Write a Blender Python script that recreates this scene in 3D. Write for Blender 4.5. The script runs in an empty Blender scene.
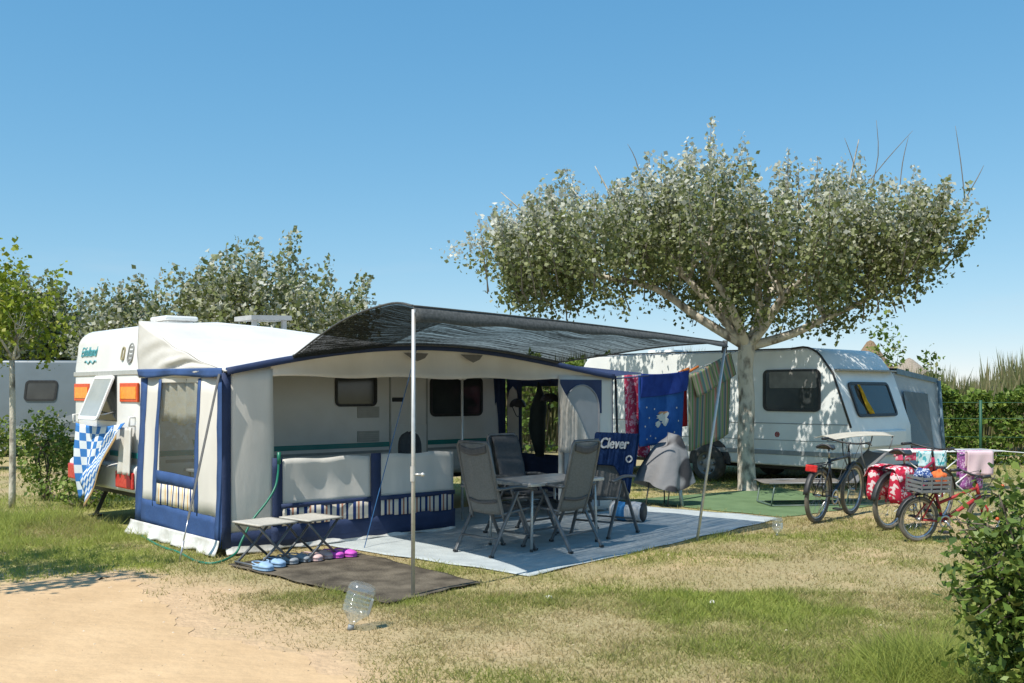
import bpy, bmesh, math, random
import numpy as np
from mathutils import Vector, Matrix
random.seed(7); rng = np.random.default_rng(7)
SC = bpy.context.scene; COL = SC.collection
R = math.radians; PI = math.pi
H = 1.65; F = 1000.0; HY = 391.0
def gp(x, y, z=0.0):
    d = (H - z) * F / (y - HY); return Vector(((x-512)/F*d, d, z))
# ------------------------------------------------------------------ materials
MATS = {}
def nd(nt, t, **kw):
    n = nt.nodes.new(t)
    for k, v in kw.items(): setattr(n, k, v)
    return n
def mat(name, col, col2=None, scale=8.0, rough=0.6, bump=0.0, bscale=None, metal=0.0, transl=0.0, spec=0.5, detail=4.0, thr=None, stretch=None, sheen=0.0):
    """procedural surface: colour noise between col and col2, optional bump and translucency"""
    if name in MATS: return MATS[name]
    m = bpy.data.materials.new(name); m.use_nodes = True; nt = m.node_tree; nt.nodes.clear()
    out = nd(nt, 'ShaderNodeOutputMaterial'); p = nd(nt, 'ShaderNodeBsdfPrincipled')
    p.inputs['Roughness'].default_value = rough; p.inputs['Metallic'].default_value = metal
    p.inputs['Specular IOR Level'].default_value = spec
    if col2 is None: col2 = tuple(c*0.86 for c in col)
    tc = nd(nt, 'ShaderNodeTexCoord'); mp = nd(nt, 'ShaderNodeMapping')
    nt.links.new(tc.outputs['Object'], mp.inputs['Vector'])
    if stretch: mp.inputs['Scale'].default_value = stretch
    nz = nd(nt, 'ShaderNodeTexNoise'); nz.inputs['Scale'].default_value = scale; nz.inputs['Detail'].default_value = detail
    nt.links.new(mp.outputs[0], nz.inputs['Vector'])
    cr = nd(nt, 'ShaderNodeValToRGB'); a, b = thr or (0.35, 0.65)
    cr.color_ramp.elements[0].position = a; cr.color_ramp.elements[1].position = b
    cr.color_ramp.elements[0].color = (*col, 1); cr.color_ramp.elements[1].color = (*col2, 1)
    nt.links.new(nz.outputs['Fac'], cr.inputs['Fac']); nt.links.new(cr.outputs[0], p.inputs['Base Color'])
    if bump:
        bz = nd(nt, 'ShaderNodeTexNoise'); bz.inputs['Scale'].default_value = bscale or scale*6; bz.inputs['Detail'].default_value = 5
        nt.links.new(mp.outputs[0], bz.inputs['Vector'])
        bp = nd(nt, 'ShaderNodeBump'); bp.inputs['Strength'].default_value = bump; bp.inputs['Distance'].default_value = 0.02
        nt.links.new(bz.outputs['Fac'], bp.inputs['Height']); nt.links.new(bp.outputs[0], p.inputs['Normal'])
    sh = p.outputs[0]
    if transl:
        tr = nd(nt, 'ShaderNodeBsdfTranslucent'); nt.links.new(cr.outputs[0], tr.inputs['Color'])
        mx = nd(nt, 'ShaderNodeMixShader'); mx.inputs[0].default_value = transl
        nt.links.new(sh, mx.inputs[1]); nt.links.new(tr.outputs[0], mx.inputs[2]); sh = mx.outputs[0]
    nt.links.new(sh, out.inputs['Surface']); MATS[name] = m; return m
def ramp_mat(name, stops, attr='tone', rough=0.55, transl=0.3, spec=0.3, noise=0.0, bump=0.0):
    """colour from a per-face attribute (leaf or blade tone), with translucency"""
    m = bpy.data.materials.new(name); m.use_nodes = True; nt = m.node_tree; nt.nodes.clear()
    out = nd(nt, 'ShaderNodeOutputMaterial'); p = nd(nt, 'ShaderNodeBsdfPrincipled')
    p.inputs['Roughness'].default_value = rough; p.inputs['Specular IOR Level'].default_value = spec
    at = nd(nt, 'ShaderNodeAttribute', attribute_name=attr); cr = nd(nt, 'ShaderNodeValToRGB')
    e = cr.color_ramp.elements
    while len(e) < len(stops): e.new(0.5)
    for el, (q, c) in zip(e, stops): el.position = q; el.color = (*c, 1)
    nt.links.new(at.outputs['Fac'], cr.inputs['Fac']); nt.links.new(cr.outputs[0], p.inputs['Base Color'])
    tr = nd(nt, 'ShaderNodeBsdfTranslucent'); nt.links.new(cr.outputs[0], tr.inputs['Color'])
    mx = nd(nt, 'ShaderNodeMixShader'); mx.inputs[0].default_value = transl
    nt.links.new(p.outputs[0], mx.inputs[1]); nt.links.new(tr.outputs[0], mx.inputs[2])
    nt.links.new(mx.outputs[0], out.inputs['Surface']); MATS[name] = m; return m
def stripe_mat(name, stops, freq, axis='X', rough=0.8, transl=0.2, wob=0.0):
    """woven stripes in a constant ramp across UV"""
    m = bpy.data.materials.new(name); m.use_nodes = True; nt = m.node_tree; nt.nodes.clear()
    out = nd(nt, 'ShaderNodeOutputMaterial'); p = nd(nt, 'ShaderNodeBsdfPrincipled'); p.inputs['Roughness'].default_value = rough
    p.inputs['Specular IOR Level'].default_value = 0.2
    uv = nd(nt, 'ShaderNodeUVMap'); sx = nd(nt, 'ShaderNodeSeparateXYZ'); nt.links.new(uv.outputs[0], sx.inputs[0])
    mu = nd(nt, 'ShaderNodeMath', operation='MULTIPLY'); mu.inputs[1].default_value = freq
    nt.links.new(sx.outputs[axis], mu.inputs[0]); fr = nd(nt, 'ShaderNodeMath', operation='FRACT'); nt.links.new(mu.outputs[0], fr.inputs[0])
    cr = nd(nt, 'ShaderNodeValToRGB'); cr.color_ramp.interpolation = 'CONSTANT'; e = cr.color_ramp.elements
    while len(e) < len(stops): e.new(0.5)
    for el, (q, c) in zip(e, stops): el.position = q; el.color = (*c, 1)
    nt.links.new(fr.outputs[0], cr.inputs['Fac']); nt.links.new(cr.outputs[0], p.inputs['Base Color'])
    tr = nd(nt, 'ShaderNodeBsdfTranslucent'); nt.links.new(cr.outputs[0], tr.inputs['Color'])
    mx = nd(nt, 'ShaderNodeMixShader'); mx.inputs[0].default_value = transl
    nt.links.new(p.outputs[0], mx.inputs[1]); nt.links.new(tr.outputs[0], mx.inputs[2]); nt.links.new(mx.outputs[0], out.inputs['Surface'])
    MATS[name] = m; return m
def checker_mat(name, c1, c2, sx, sy):
    m = bpy.data.materials.new(name); m.use_nodes = True; nt = m.node_tree; nt.nodes.clear()
    out = nd(nt, 'ShaderNodeOutputMaterial'); p = nd(nt, 'ShaderNodeBsdfPrincipled'); p.inputs['Roughness'].default_value = 0.9
    p.inputs['Specular IOR Level'].default_value = 0.15
    uv = nd(nt, 'ShaderNodeUVMap'); mp = nd(nt, 'ShaderNodeMapping'); mp.inputs['Scale'].default_value = (sx, sy, 1)
    nt.links.new(uv.outputs[0], mp.inputs['Vector'])
    ck = nd(nt, 'ShaderNodeTexChecker'); ck.inputs['Scale'].default_value = 1; ck.inputs['Color1'].default_value = (*c1, 1); ck.inputs['Color2'].default_value = (*c2, 1)
    nt.links.new(mp.outputs[0], ck.inputs['Vector']); nt.links.new(ck.outputs[0], p.inputs['Base Color']); nt.links.new(p.outputs[0], out.inputs['Surface'])
    MATS[name] = m; return m
def blotch_mat(name, base, blots, scale=9, rough=0.85):
    """printed cloth: base colour with voronoi flecks"""
    m = bpy.data.materials.new(name); m.use_nodes = True; nt = m.node_tree; nt.nodes.clear()
    out = nd(nt, 'ShaderNodeOutputMaterial'); p = nd(nt, 'ShaderNodeBsdfPrincipled'); p.inputs['Roughness'].default_value = rough
    p.inputs['Specular IOR Level'].default_value = 0.2
    tc = nd(nt, 'ShaderNodeTexCoord'); vo = nd(nt, 'ShaderNodeTexVoronoi'); vo.inputs['Scale'].default_value = scale
    nz = nd(nt, 'ShaderNodeTexNoise'); nz.inputs['Scale'].default_value = scale*1.3; mxv = nd(nt, 'ShaderNodeMix', data_type='VECTOR'); mxv.inputs[0].default_value = 0.12
    nt.links.new(tc.outputs['Object'], nz.inputs['Vector']); nt.links.new(tc.outputs['Object'], mxv.inputs[4]); nt.links.new(nz.outputs['Color'], mxv.inputs[5]); nt.links.new(mxv.outputs[1], vo.inputs['Vector'])
    cr = nd(nt, 'ShaderNodeValToRGB'); cr.color_ramp.elements[0].position = 0.38; cr.color_ramp.elements[1].position = 0.46
    cr.color_ramp.elements[0].color = (*blots, 1); cr.color_ramp.elements[1].color = (*base, 1)
    nt.links.new(vo.outputs['Distance'], cr.inputs['Fac']); nt.links.new(cr.outputs[0], p.inputs['Base Color']); nt.links.new(p.outputs[0], out.inputs['Surface'])
    MATS[name] = m; return m
def clear_mat(name, tint=(0.93,0.95,0.95), mixf=0.16, rough=0.12, milk=0.05):
    m = bpy.data.materials.new(name); m.use_nodes = True; nt = m.node_tree; nt.nodes.clear()
    out = nd(nt, 'ShaderNodeOutputMaterial'); t = nd(nt, 'ShaderNodeBsdfTransparent'); t.inputs[0].default_value = (*tint, 1)
    g = nd(nt, 'ShaderNodeBsdfGlossy'); g.inputs['Roughness'].default_value = rough
    lw = nd(nt, 'ShaderNodeLayerWeight'); lw.inputs['Blend'].default_value = 0.35
    mu = nd(nt, 'ShaderNodeMath', operation='MULTIPLY_ADD'); mu.inputs[1].default_value = 0.16; mu.inputs[2].default_value = mixf
    nt.links.new(lw.outputs['Facing'], mu.inputs[0]); mx = nd(nt, 'ShaderNodeMixShader')
    tcn = nd(nt, 'ShaderNodeTexCoord'); nz = nd(nt, 'ShaderNodeTexNoise'); nz.inputs['Scale'].default_value = 9
    bp = nd(nt, 'ShaderNodeBump'); bp.inputs['Strength'].default_value = 0.35; bp.inputs['Distance'].default_value = 0.03
    nt.links.new(tcn.outputs['Object'], nz.inputs['Vector']); nt.links.new(nz.outputs['Fac'], bp.inputs['Height']); nt.links.new(bp.outputs[0], g.inputs['Normal'])
    nt.links.new(mu.outputs[0], mx.inputs[0]); nt.links.new(t.outputs[0], mx.inputs[1]); nt.links.new(g.outputs[0], mx.inputs[2])
    df = nd(nt, 'ShaderNodeBsdfDiffuse'); df.inputs[0].default_value = (0.8, 0.82, 0.82, 1)
    m2 = nd(nt, 'ShaderNodeMixShader'); m2.inputs[0].default_value = milk
    nt.links.new(mx.outputs[0], m2.inputs[1]); nt.links.new(df.outputs[0], m2.inputs[2]); nt.links.new(m2.outputs[0], out.inputs['Surface'])
    MATS[name] = m; return m
def net_mat(name):
    """woven shade net: dark yarn, open between, in streaks"""
    m = bpy.data.materials.new(name); m.use_nodes = True; nt = m.node_tree; nt.nodes.clear()
    out = nd(nt, 'ShaderNodeOutputMaterial'); t = nd(nt, 'ShaderNodeBsdfTransparent')
    df = nd(nt, 'ShaderNodeBsdfDiffuse'); df.inputs[0].default_value = (0.034, 0.040, 0.042, 1)
    uv = nd(nt, 'ShaderNodeUVMap'); mp = nd(nt, 'ShaderNodeMapping'); mp.inputs['Scale'].default_value = (4, 110, 1)
    nt.links.new(uv.outputs[0], mp.inputs['Vector'])
    nz = nd(nt, 'ShaderNodeTexNoise'); nz.inputs['Scale'].default_value = 1.0; nz.inputs['Detail'].default_value = 3; nz.inputs['Distortion'].default_value = 0.3
    nt.links.new(mp.outputs[0], nz.inputs['Vector'])
    mp2 = nd(nt, 'ShaderNodeMapping'); mp2.inputs['Scale'].default_value = (90, 70, 1); nt.links.new(uv.outputs[0], mp2.inputs['Vector'])
    n2 = nd(nt, 'ShaderNodeTexNoise'); n2.inputs['Scale'].default_value = 1.0; nt.links.new(mp2.outputs[0], n2.inputs['Vector'])
    ad = nd(nt, 'ShaderNodeMath', operation='ADD'); nt.links.new(nz.outputs['Fac'], ad.inputs[0]); nt.links.new(n2.outputs['Fac'], ad.inputs[1])
    cr = nd(nt, 'ShaderNodeValToRGB'); cr.color_ramp.elements[0].position = 0.43; cr.color_ramp.elements[1].position = 0.60
    cr.color_ramp.elements[0].color = (0.97,)*3+(1,); cr.color_ramp.elements[1].color = (0.60,)*3+(1,)
    hf = nd(nt, 'ShaderNodeMix'); hf.inputs[0].default_value = 0.25; nt.links.new(nz.outputs['Fac'], hf.inputs[2]); nt.links.new(n2.outputs['Fac'], hf.inputs[3])
    nt.links.new(hf.outputs[0], cr.inputs['Fac']); mx = nd(nt, 'ShaderNodeMixShader')
    nt.links.new(cr.outputs[0], mx.inputs[0]); nt.links.new(t.outputs[0], mx.inputs[1]); nt.links.new(df.outputs[0], mx.inputs[2])
    nt.links.new(mx.outputs[0], out.inputs['Surface']); MATS[name] = m; return m
# ------------------------------------------------------------------ mesh builder
class MB:
    def __init__(s): s.v = []; s.f = []; s.mi = []; s.sm = []; s.uv = []
    def face(s, idx, mi=0, sm=False, uv=None): s.f.append(tuple(idx)); s.mi.append(mi); s.sm.append(sm); s.uv.append(uv)
    def poly(s, pts, mi=0, uv=None):
        b = len(s.v); s.v += [tuple(p) for p in pts]; s.face(range(b, b+len(pts)), mi, False, uv)
    def box(s, c, d, mi=0, M=None):
        b = len(s.v); x, y, z = (k/2 for k in d)
        for q in ((-x,-y,-z),(x,-y,-z),(x,y,-z),(-x,y,-z),(-x,-y,z),(x,-y,z),(x,y,z),(-x,y,z)):
            p = Vector(q)
            if M: p = M @ p
            s.v.append(tuple(p + Vector(c)))
        for q in ((0,3,2,1),(4,5,6,7),(0,1,5,4),(1,2,6,5),(2,3,7,6),(3,0,4,7)): s.face([b+k for k in q], mi)
    def box2(s, a, b, mi=0): s.box([(p+q)/2 for p, q in zip(a, b)], [abs(q-p) for p, q in zip(a, b)], mi)
    def bar(s, p, q, w, h, mi=0, up=(0,0,1)):
        p, q = Vector(p), Vector(q); z = (q-p); L = z.length; z.normalize(); x = z.cross(Vector(up))
        if x.length < 1e-4: x = Vector((1,0,0))
        x.normalize(); y = z.cross(x); M = Matrix((x, y, z)).transposed(); s.box((p+q)/2, (w, h, L), mi, M)
    def tube(s, pts, r, n=8, mi=0, closed=False, smooth_path=0):
        pts = [Vector(p) for p in pts]
        rr = list(r) if hasattr(r, '__len__') else [r]*len(pts)
        if smooth_path:
            np_, nr = [], []; L = len(pts)
            for i in range(L-1):
                p0, p1, p2, p3 = pts[max(0,i-1)], pts[i], pts[i+1], pts[min(L-1,i+2)]
                for k in range(smooth_path):
                    t = k/smooth_path
                    np_.append(0.5*((2*p1)+(p2-p0)*t+(2*p0-5*p1+4*p2-p3)*t*t+(3*p1-p0-3*p2+p3)*t**3)); nr.append(rr[i]*(1-t)+rr[i+1]*t)
            np_.append(pts[-1]); nr.append(rr[-1]); pts, rr = np_, nr
        b = len(s.v); L = len(pts); prev = None
        for i, p in enumerate(pts):
            if closed: t = pts[(i+1) % L]-pts[i-1]
            else: t = pts[min(i+1, L-1)]-pts[max(i-1, 0)]
            t.normalize()
            if prev is None:
                x = t.cross(Vector((0,0,1)))
                if x.length < 0.05: x = t.cross(Vector((1,0,0)))
            else: x = prev - t*prev.dot(t)
            x.normalize(); prev = x; y = t.cross(x)
            for k in range(n):
                a = 2*PI*k/n; s.v.append(tuple(p+(x*math.cos(a)+y*math.sin(a))*rr[i]))
        m = L if closed else L-1
        for i in range(m):
            j = (i+1) % L
            for k in range(n): s.face((b+i*n+k, b+i*n+(k+1)%n, b+j*n+(k+1)%n, b+j*n+k), mi, True)
        if not closed:
            s.face([b+k for k in reversed(range(n))], mi); s.face([b+(L-1)*n+k for k in range(n)], mi)
    def lathe(s, prof, n=20, mi=0, M=None, sm=True):
        b = len(s.v)
        for (r, z) in prof:
            for k in range(n):
                a = 2*PI*k/n; p = Vector((max(r, 1e-4)*math.cos(a), max(r, 1e-4)*math.sin(a), z)); s.v.append(tuple(M @ p if M else p))
        for i in range(len(prof)-1):
            for k in range(n): s.face((b+i*n+k, b+i*n+(k+1)%n, b+(i+1)*n+(k+1)%n, b+(i+1)*n+k), mi, sm)
    def grid(s, fn, nu, nv, mi=0, sm=True, mfn=None):
        b = len(s.v)
        for j in range(nv+1):
            for i in range(nu+1): s.v.append(tuple(fn(i/nu, j/nv)))
        w = nu+1
        for j in range(nv):
            for i in range(nu):
                uv = ((i/nu,j/nv),((i+1)/nu,j/nv),((i+1)/nu,(j+1)/nv),(i/nu,(j+1)/nv))
                s.face((b+j*w+i, b+j*w+i+1, b+(j+1)*w+i+1, b+(j+1)*w+i), mfn((i+.5)/nu, (j+.5)/nv) if mfn else mi, sm, uv)
    def prism(s, pts, off, mi=0):
        """polygon pts (3D) extruded by off"""
        off = Vector(off); b = len(s.v); n = len(pts); s.v += [tuple(p) for p in pts]; s.v += [tuple(Vector(p)+off) for p in pts]
        s.face(range(b, b+n), mi); s.face([b+n+k for k in reversed(range(n))], mi)
        for k in range(n): s.face((b+k, b+n+k, b+n+(k+1)%n, b+(k+1)%n), mi)
    def ball(s, c, r, n=12, mi=0, M=None):
        r = r if hasattr(r, '__len__') else (r, r, r); m = n//2
        b = len(s.v)
        for i in range(m+1):
            th = PI*i/m
            for k in range(n):
                a = 2*PI*k/n; p = Vector((r[0]*math.sin(th)*math.cos(a), r[1]*math.sin(th)*math.sin(a), r[2]*math.cos(th)))
                if M: p = M @ p
                s.v.append(tuple(p+Vector(c)))
        for i in range(m):
            for k in range(n): s.face((b+i*n+k, b+(i+1)*n+k, b+(i+1)*n+(k+1)%n, b+i*n+(k+1)%n), mi, True)
    def build(s, name, mats, parent=None, bevel=0, solid=0, base=False, fixn=False, smooth_all=None, subsurf=0):
        mats = mats if isinstance(mats, (list, tuple)) else [mats]
        me = bpy.data.meshes.new(name); loc = Vector((0,0,0)); vs = s.v
        if base:
            a = np.array(vs); loc = Vector(((a[:,0].min()+a[:,0].max())/2, (a[:,1].min()+a[:,1].max())/2, a[:,2].min())); vs = [tuple(Vector(p)-loc) for p in vs]
        me.from_pydata(vs, [], s.f)
        for m in mats: me.materials.append(m)
        me.polygons.foreach_set('material_index', s.mi)
        sm = s.sm if smooth_all is None else [smooth_all]*len(s.f)
        me.polygons.foreach_set('use_smooth', sm)
        if any(u is not None for u in s.uv):
            ul = me.uv_layers.new(name='UVMap')
            for p, u in zip(me.polygons, s.uv):
                if u:
                    for k, li in enumerate(p.loop_indices): ul.data[li].uv = u[k]
        if fixn:
            bm = bmesh.new(); bm.from_mesh(me); bmesh.ops.recalc_face_normals(bm, faces=bm.faces); bm.to_mesh(me); bm.free()
        me.update()
        o = bpy.data.objects.new(name, me); COL.objects.link(o); o.parent = parent; o.location = loc
        if bevel: b = o.modifiers.new('bevel', 'BEVEL'); b.width = bevel; b.segments = 2; b.limit_method = 'ANGLE'
        if solid: b = o.modifiers.new('solid', 'SOLIDIFY'); b.thickness = solid; b.offset = 0
        if subsurf: b = o.modifiers.new('sub', 'SUBSURF'); b.levels = b.render_levels = subsurf
        return o
def tag(o, label=None, cat=None, group=None, kind=None):
    if label: o['label'] = label
    if cat: o['category'] = cat
    if group: o['group'] = group
    if kind: o['kind'] = kind
    return o
def thing(name, label, cat, loc=(0,0,0), rz=0, group=None):
    o = bpy.data.objects.new(name, None); COL.objects.link(o); o.location = loc; o.rotation_euler = (0,0,rz); o.empty_display_size = 0.2
    return tag(o, label, cat, group)
def copy_tree(o, parent=None):
    c = o.copy(); COL.objects.link(c)
    if parent is not None: c.parent = parent
    for ch in list(o.children): copy_tree(ch, c)
    return c
def text_mesh(name, s, size, m, parent, M, ext=0.002, shear=0.0, bold=0.0):
    cu = bpy.data.curves.new(name, 'FONT'); cu.body = s; cu.size = size; cu.extrude = ext; cu.shear = shear; cu.align_x = 'LEFT'
    t = bpy.data.objects.new(name, cu); COL.objects.link(t); bpy.context.view_layer.update()
    me = bpy.data.meshes.new_from_object(t.evaluated_get(bpy.context.evaluated_depsgraph_get())); bpy.data.objects.remove(t); bpy.data.curves.remove(cu)
    if bold:   # heavier strokes: shifted copies of the letters, each a little deeper
        bm = bmesh.new()
        for dx, dy, dz in ((0,0,0),(bold,0,-0.0012),(-bold,0,-0.0008),(0,bold*.7,-0.0016),(0,-bold*.7,-0.0004)):
            n0 = len(bm.verts); bm.from_mesh(me); bm.verts.ensure_lookup_table(); bmesh.ops.translate(bm, verts=bm.verts[n0:], vec=(dx,dy,dz))
        bm.to_mesh(me); bm.free()
    me.transform(M); me.materials.clear(); me.materials.append(m)
    o = bpy.data.objects.new(name, me); COL.objects.link(o); o.parent = parent; return o
def vnoise(x, y, seed=0):
    xi = np.floor(x).astype(np.int64); yi = np.floor(y).astype(np.int64); xf = x-xi; yf = y-yi
    xf = xf*xf*(3-2*xf); yf = yf*yf*(3-2*yf)
    def h(a, b):
        n = (a*374761393 + b*668265263 + seed*1442695041) & 0x7fffffff; n = ((n ^ (n >> 13))*1274126177) & 0x7fffffff
        return ((n ^ (n >> 16)) & 0xffff)/65535.0
    return (h(xi,yi)*(1-xf)+h(xi+1,yi)*xf)*(1-yf)+(h(xi,yi+1)*(1-xf)+h(xi+1,yi+1)*xf)*yf
def fbm(x, y, seed=0, o=4):
    r = 0; a = 0.5; t = 0
    for k in range(o): r = r+a*vnoise(x*2**k, y*2**k, seed+k*17); t += a; a *= 0.5
    return r/t
def raw_mesh(name, V, faces_n, mats, parent=None, attr=None, smooth=False):
    """V (N*faces_n,3) unshared vertices, each run of faces_n is one face"""
    n = len(V)//faces_n; me = bpy.data.meshes.new(name); me.vertices.add(len(V)); me.vertices.foreach_set('co', V.astype(np.float32).ravel())
    me.loops.add(len(V)); me.loops.foreach_set('vertex_index', np.arange(len(V), dtype=np.int32))
    me.polygons.add(n); me.polygons.foreach_set('loop_start', np.arange(n, dtype=np.int32)*faces_n); me.polygons.foreach_set('loop_total', np.full(n, faces_n, np.int32))
    me.materials.append(mats)
    if attr is not None:
        a = me.attributes.new('tone', 'FLOAT', 'FACE'); a.data.foreach_set('value', attr.astype(np.float32))
    me.update(calc_edges=True); me.validate()
    o = bpy.data.objects.new(name, me); COL.objects.link(o); o.parent = parent; return o
def leaves(name, P, size, m, parent=None, tone=None, up=0.25, aspect=0.75, jit=0.6):
    N = len(P); nrm = rng.normal(size=(N,3)); nrm[:,2] += up*2; nrm /= np.linalg.norm(nrm, axis=1)[:,None]
    a = rng.normal(size=(N,3)); a -= nrm*np.sum(a*nrm, axis=1)[:,None]; a /= np.linalg.norm(a, axis=1)[:,None]; b = np.cross(nrm, a)
    s = (size*(1+jit*(rng.random(N)*2-1)))[:,None]; w = s*aspect*0.5
    bend = nrm*s*0.12
    V = np.stack([P, P+a*s*0.45+b*w-bend, P+a*s, P+a*s*0.45-b*w-bend], 1).reshape(-1,3)
    if tone is None: tone = rng.random(N)
    return raw_mesh(name, V, 4, m, parent, tone)
# ------------------------------------------------------------------ palette
white_paint = mat('white_paint', (0.80,0.79,0.76), (0.74,0.73,0.70), 3, 0.28)
grey_paint = mat('grey_caravan_paint', (0.77,0.785,0.765), (0.70,0.715,0.70), 2.5, 0.3)
canvas = mat('awning_canvas', (0.80,0.765,0.70), (0.71,0.675,0.61), 2.2, 0.85, 0.45, 5, transl=0.14, spec=0.2, stretch=(1,1,0.45))
canvas_roof = mat('awning_roof_cloth', (0.64,0.62,0.58), (0.57,0.55,0.51), 2.0, 0.8, 0.35, 9, transl=0.0, spec=0.25)
skirtm = mat('skirt_vinyl', (0.74,0.73,0.70), (0.52,0.50,0.45), 5, 0.5, 0.5, 14)
navy = mat('navy_cloth', (0.020,0.036,0.095), (0.026,0.046,0.12), 6, 0.75, 0.2, 40, transl=0.08)
navy_lit = mat('navy_cloth_lit', (0.040,0.095,0.255), (0.030,0.075,0.21), 5, 0.7, 0.2, 30, transl=0.1)  # sunlit side's copy of the navy trim, light put into the colour
teal = mat('teal_paint', (0.02,0.25,0.24), None, 5, 0.35)
black = mat('black_plastic', (0.02,0.02,0.022), (0.035,0.035,0.035), 20, 0.5)
rubber = mat('tyre_rubber', (0.045,0.043,0.04), (0.10,0.09,0.075), 12, 0.85)
steel = mat('brushed_steel', (0.55,0.55,0.56), (0.45,0.45,0.46), 30, 0.35, metal=0.9)
rimm = mat('dull_rim_metal', (0.30,0.30,0.30), (0.22,0.22,0.22), 9, 0.5, metal=0.5)
alu = mat('pale_aluminium', (0.62,0.61,0.58), (0.55,0.54,0.51), 20, 0.4, metal=0.45)
greytube = mat('grey_lacquered_tube', (0.16,0.165,0.17), (0.13,0.135,0.14), 15, 0.4, metal=0.3)
glass_d = mat('dark_window_acrylic', (0.030,0.036,0.038), (0.055,0.062,0.062), 1.6, 0.08, spec=0.6)
glass_l = mat('pale_tinted_acrylic', (0.42,0.43,0.41), (0.34,0.36,0.35), 4, 0.15, spec=0.6)
orange_l = mat('amber_lens', (0.85,0.27,0.02), (0.9,0.38,0.03), 30, 0.3)
red_l = mat('red_lens', (0.50,0.018,0.02), (0.62,0.05,0.04), 25, 0.25)
redor = mat('red_orange_reflector', (0.75,0.09,0.015), None, 20, 0.35)
clear = clear_mat('clear_pvc_window', (0.82,0.85,0.85), 0.015, 0.10, 0.02)
bottle_m = clear_mat('clear_bottle_plastic', (0.90,0.93,0.93), 0.10, 0.06, 0.07)
curtain_m = mat('beige_curtain', (0.55,0.50,0.40), (0.48,0.43,0.34), 6, 0.9, 0.2, 40, transl=0.2)
sling = mat('grey_sling_mesh', (0.235,0.24,0.235), (0.19,0.195,0.19), 60, 0.75, 0.3, 220, transl=0.22)
sling_d = mat('dark_quilted_cloth', (0.075,0.08,0.085), (0.06,0.063,0.07), 30, 0.8, 0.2, 90)
stoolm = mat('pale_stool_cloth', (0.50,0.47,0.41), (0.42,0.40,0.35), 30, 0.8, 0.2, 200)
bark = mat('pale_bark', (0.56,0.51,0.42), (0.16,0.135,0.105), 9, 0.9, 0.8, 26, thr=(0.46,0.68), stretch=(1,1,0.55))
bark_d = mat('brown_bark', (0.16,0.13,0.10), (0.08,0.065,0.05), 9, 0.9, 0.6, 25)
wood_twig = mat('dry_twig', (0.20,0.17,0.13), (0.14,0.12,0.09), 9, 0.9)
pocket = stripe_mat('striped_pocket_cloth', [(0,(0.72,0.66,0.56)),(0.28,(0.02,0.045,0.16)),(0.48,(0.70,0.64,0.56)),(0.58,(0.42,0.20,0.13)),(0.70,(0.72,0.66,0.58)),(0.86,(0.02,0.04,0.13))], 5.5, transl=0.1)
pocket_s = stripe_mat('striped_side_pocket_cloth', [(0,(0.78,0.70,0.56)),(0.3,(0.75,0.42,0.12)),(0.42,(0.78,0.72,0.62)),(0.62,(0.02,0.05,0.18)),(0.82,(0.8,0.74,0.62))], 6, transl=0.1)
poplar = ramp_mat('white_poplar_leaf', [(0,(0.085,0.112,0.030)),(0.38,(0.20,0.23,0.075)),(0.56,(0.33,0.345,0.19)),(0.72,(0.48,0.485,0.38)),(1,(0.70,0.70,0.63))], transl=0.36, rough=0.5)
poplar_y = ramp_mat('young_poplar_leaf', [(0,(0.10,0.15,0.016)),(0.5,(0.27,0.34,0.030)),(0.85,(0.26,0.29,0.04)),(1,(0.40,0.38,0.08))], transl=0.35)
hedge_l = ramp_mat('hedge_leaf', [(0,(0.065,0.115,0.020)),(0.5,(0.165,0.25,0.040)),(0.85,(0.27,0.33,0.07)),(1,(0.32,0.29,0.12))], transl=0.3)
bush_l = ramp_mat('glossy_bush_leaf', [(0,(0.045,0.085,0.016)),(0.5,(0.12,0.19,0.032)),(0.85,(0.22,0.29,0.06)),(1,(0.28,0.30,0.09))], transl=0.28, rough=0.5, spec=0.35)
reed_l = ramp_mat('reed_blade', [(0,(0.09,0.13,0.035)),(0.5,(0.19,0.21,0.08)),(0.8,(0.30,0.27,0.14)),(1,(0.40,0.33,0.20))], transl=0.3)
grass_l = ramp_mat('grass_blade', [(0,(0.50,0.40,0.22)),(0.28,(0.42,0.355,0.165)),(0.52,(0.32,0.32,0.11)),(0.8,(0.29,0.33,0.075)),(1,(0.38,0.43,0.10))], transl=0.5, rough=0.7)
netm = net_mat('shade_net_weave')
nethem = mat('shade_net_hem', (0.05,0.055,0.055), (0.09,0.095,0.095), 40, 0.85, 0.4, 120)

# ------------------------------------------------------------------ camera, light, world
cam = bpy.data.cameras.new('camera'); co = bpy.data.objects.new('camera', cam); COL.objects.link(co); SC.camera = co
co.location = (0,0,H); co.rotation_euler = (R(90),0,0); cam.sensor_width = 36; cam.lens = 36*F/1024; cam.shift_y = (HY-341.5)/1024; cam.clip_end = 2000; cam.clip_start = 0.1
EL = 58; HD = Vector((0.65,0.76)).normalized()
ld = Vector((HD.x*math.cos(R(EL)), HD.y*math.cos(R(EL)), -math.sin(R(EL))))
sl = bpy.data.lights.new('sun', 'SUN'); sl.energy = 4.4; sl.angle = R(0.5); sl.color = (1.0,0.95,0.86); so = bpy.data.objects.new('sun', sl); COL.objects.link(so)
so.rotation_euler = ld.to_track_quat('-Z','Y').to_euler(); so.location = (-10,-12,25)
w = bpy.data.worlds.new('World'); SC.world = w; w.use_nodes = True; nt = w.node_tree; nt.nodes.clear()
sk = nd(nt, 'ShaderNodeTexSky', sky_type='NISHITA'); sk.sun_disc = False; sk.sun_elevation = R(EL); sk.sun_rotation = math.atan2(-HD.x, -HD.y) % (2*PI)
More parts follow.
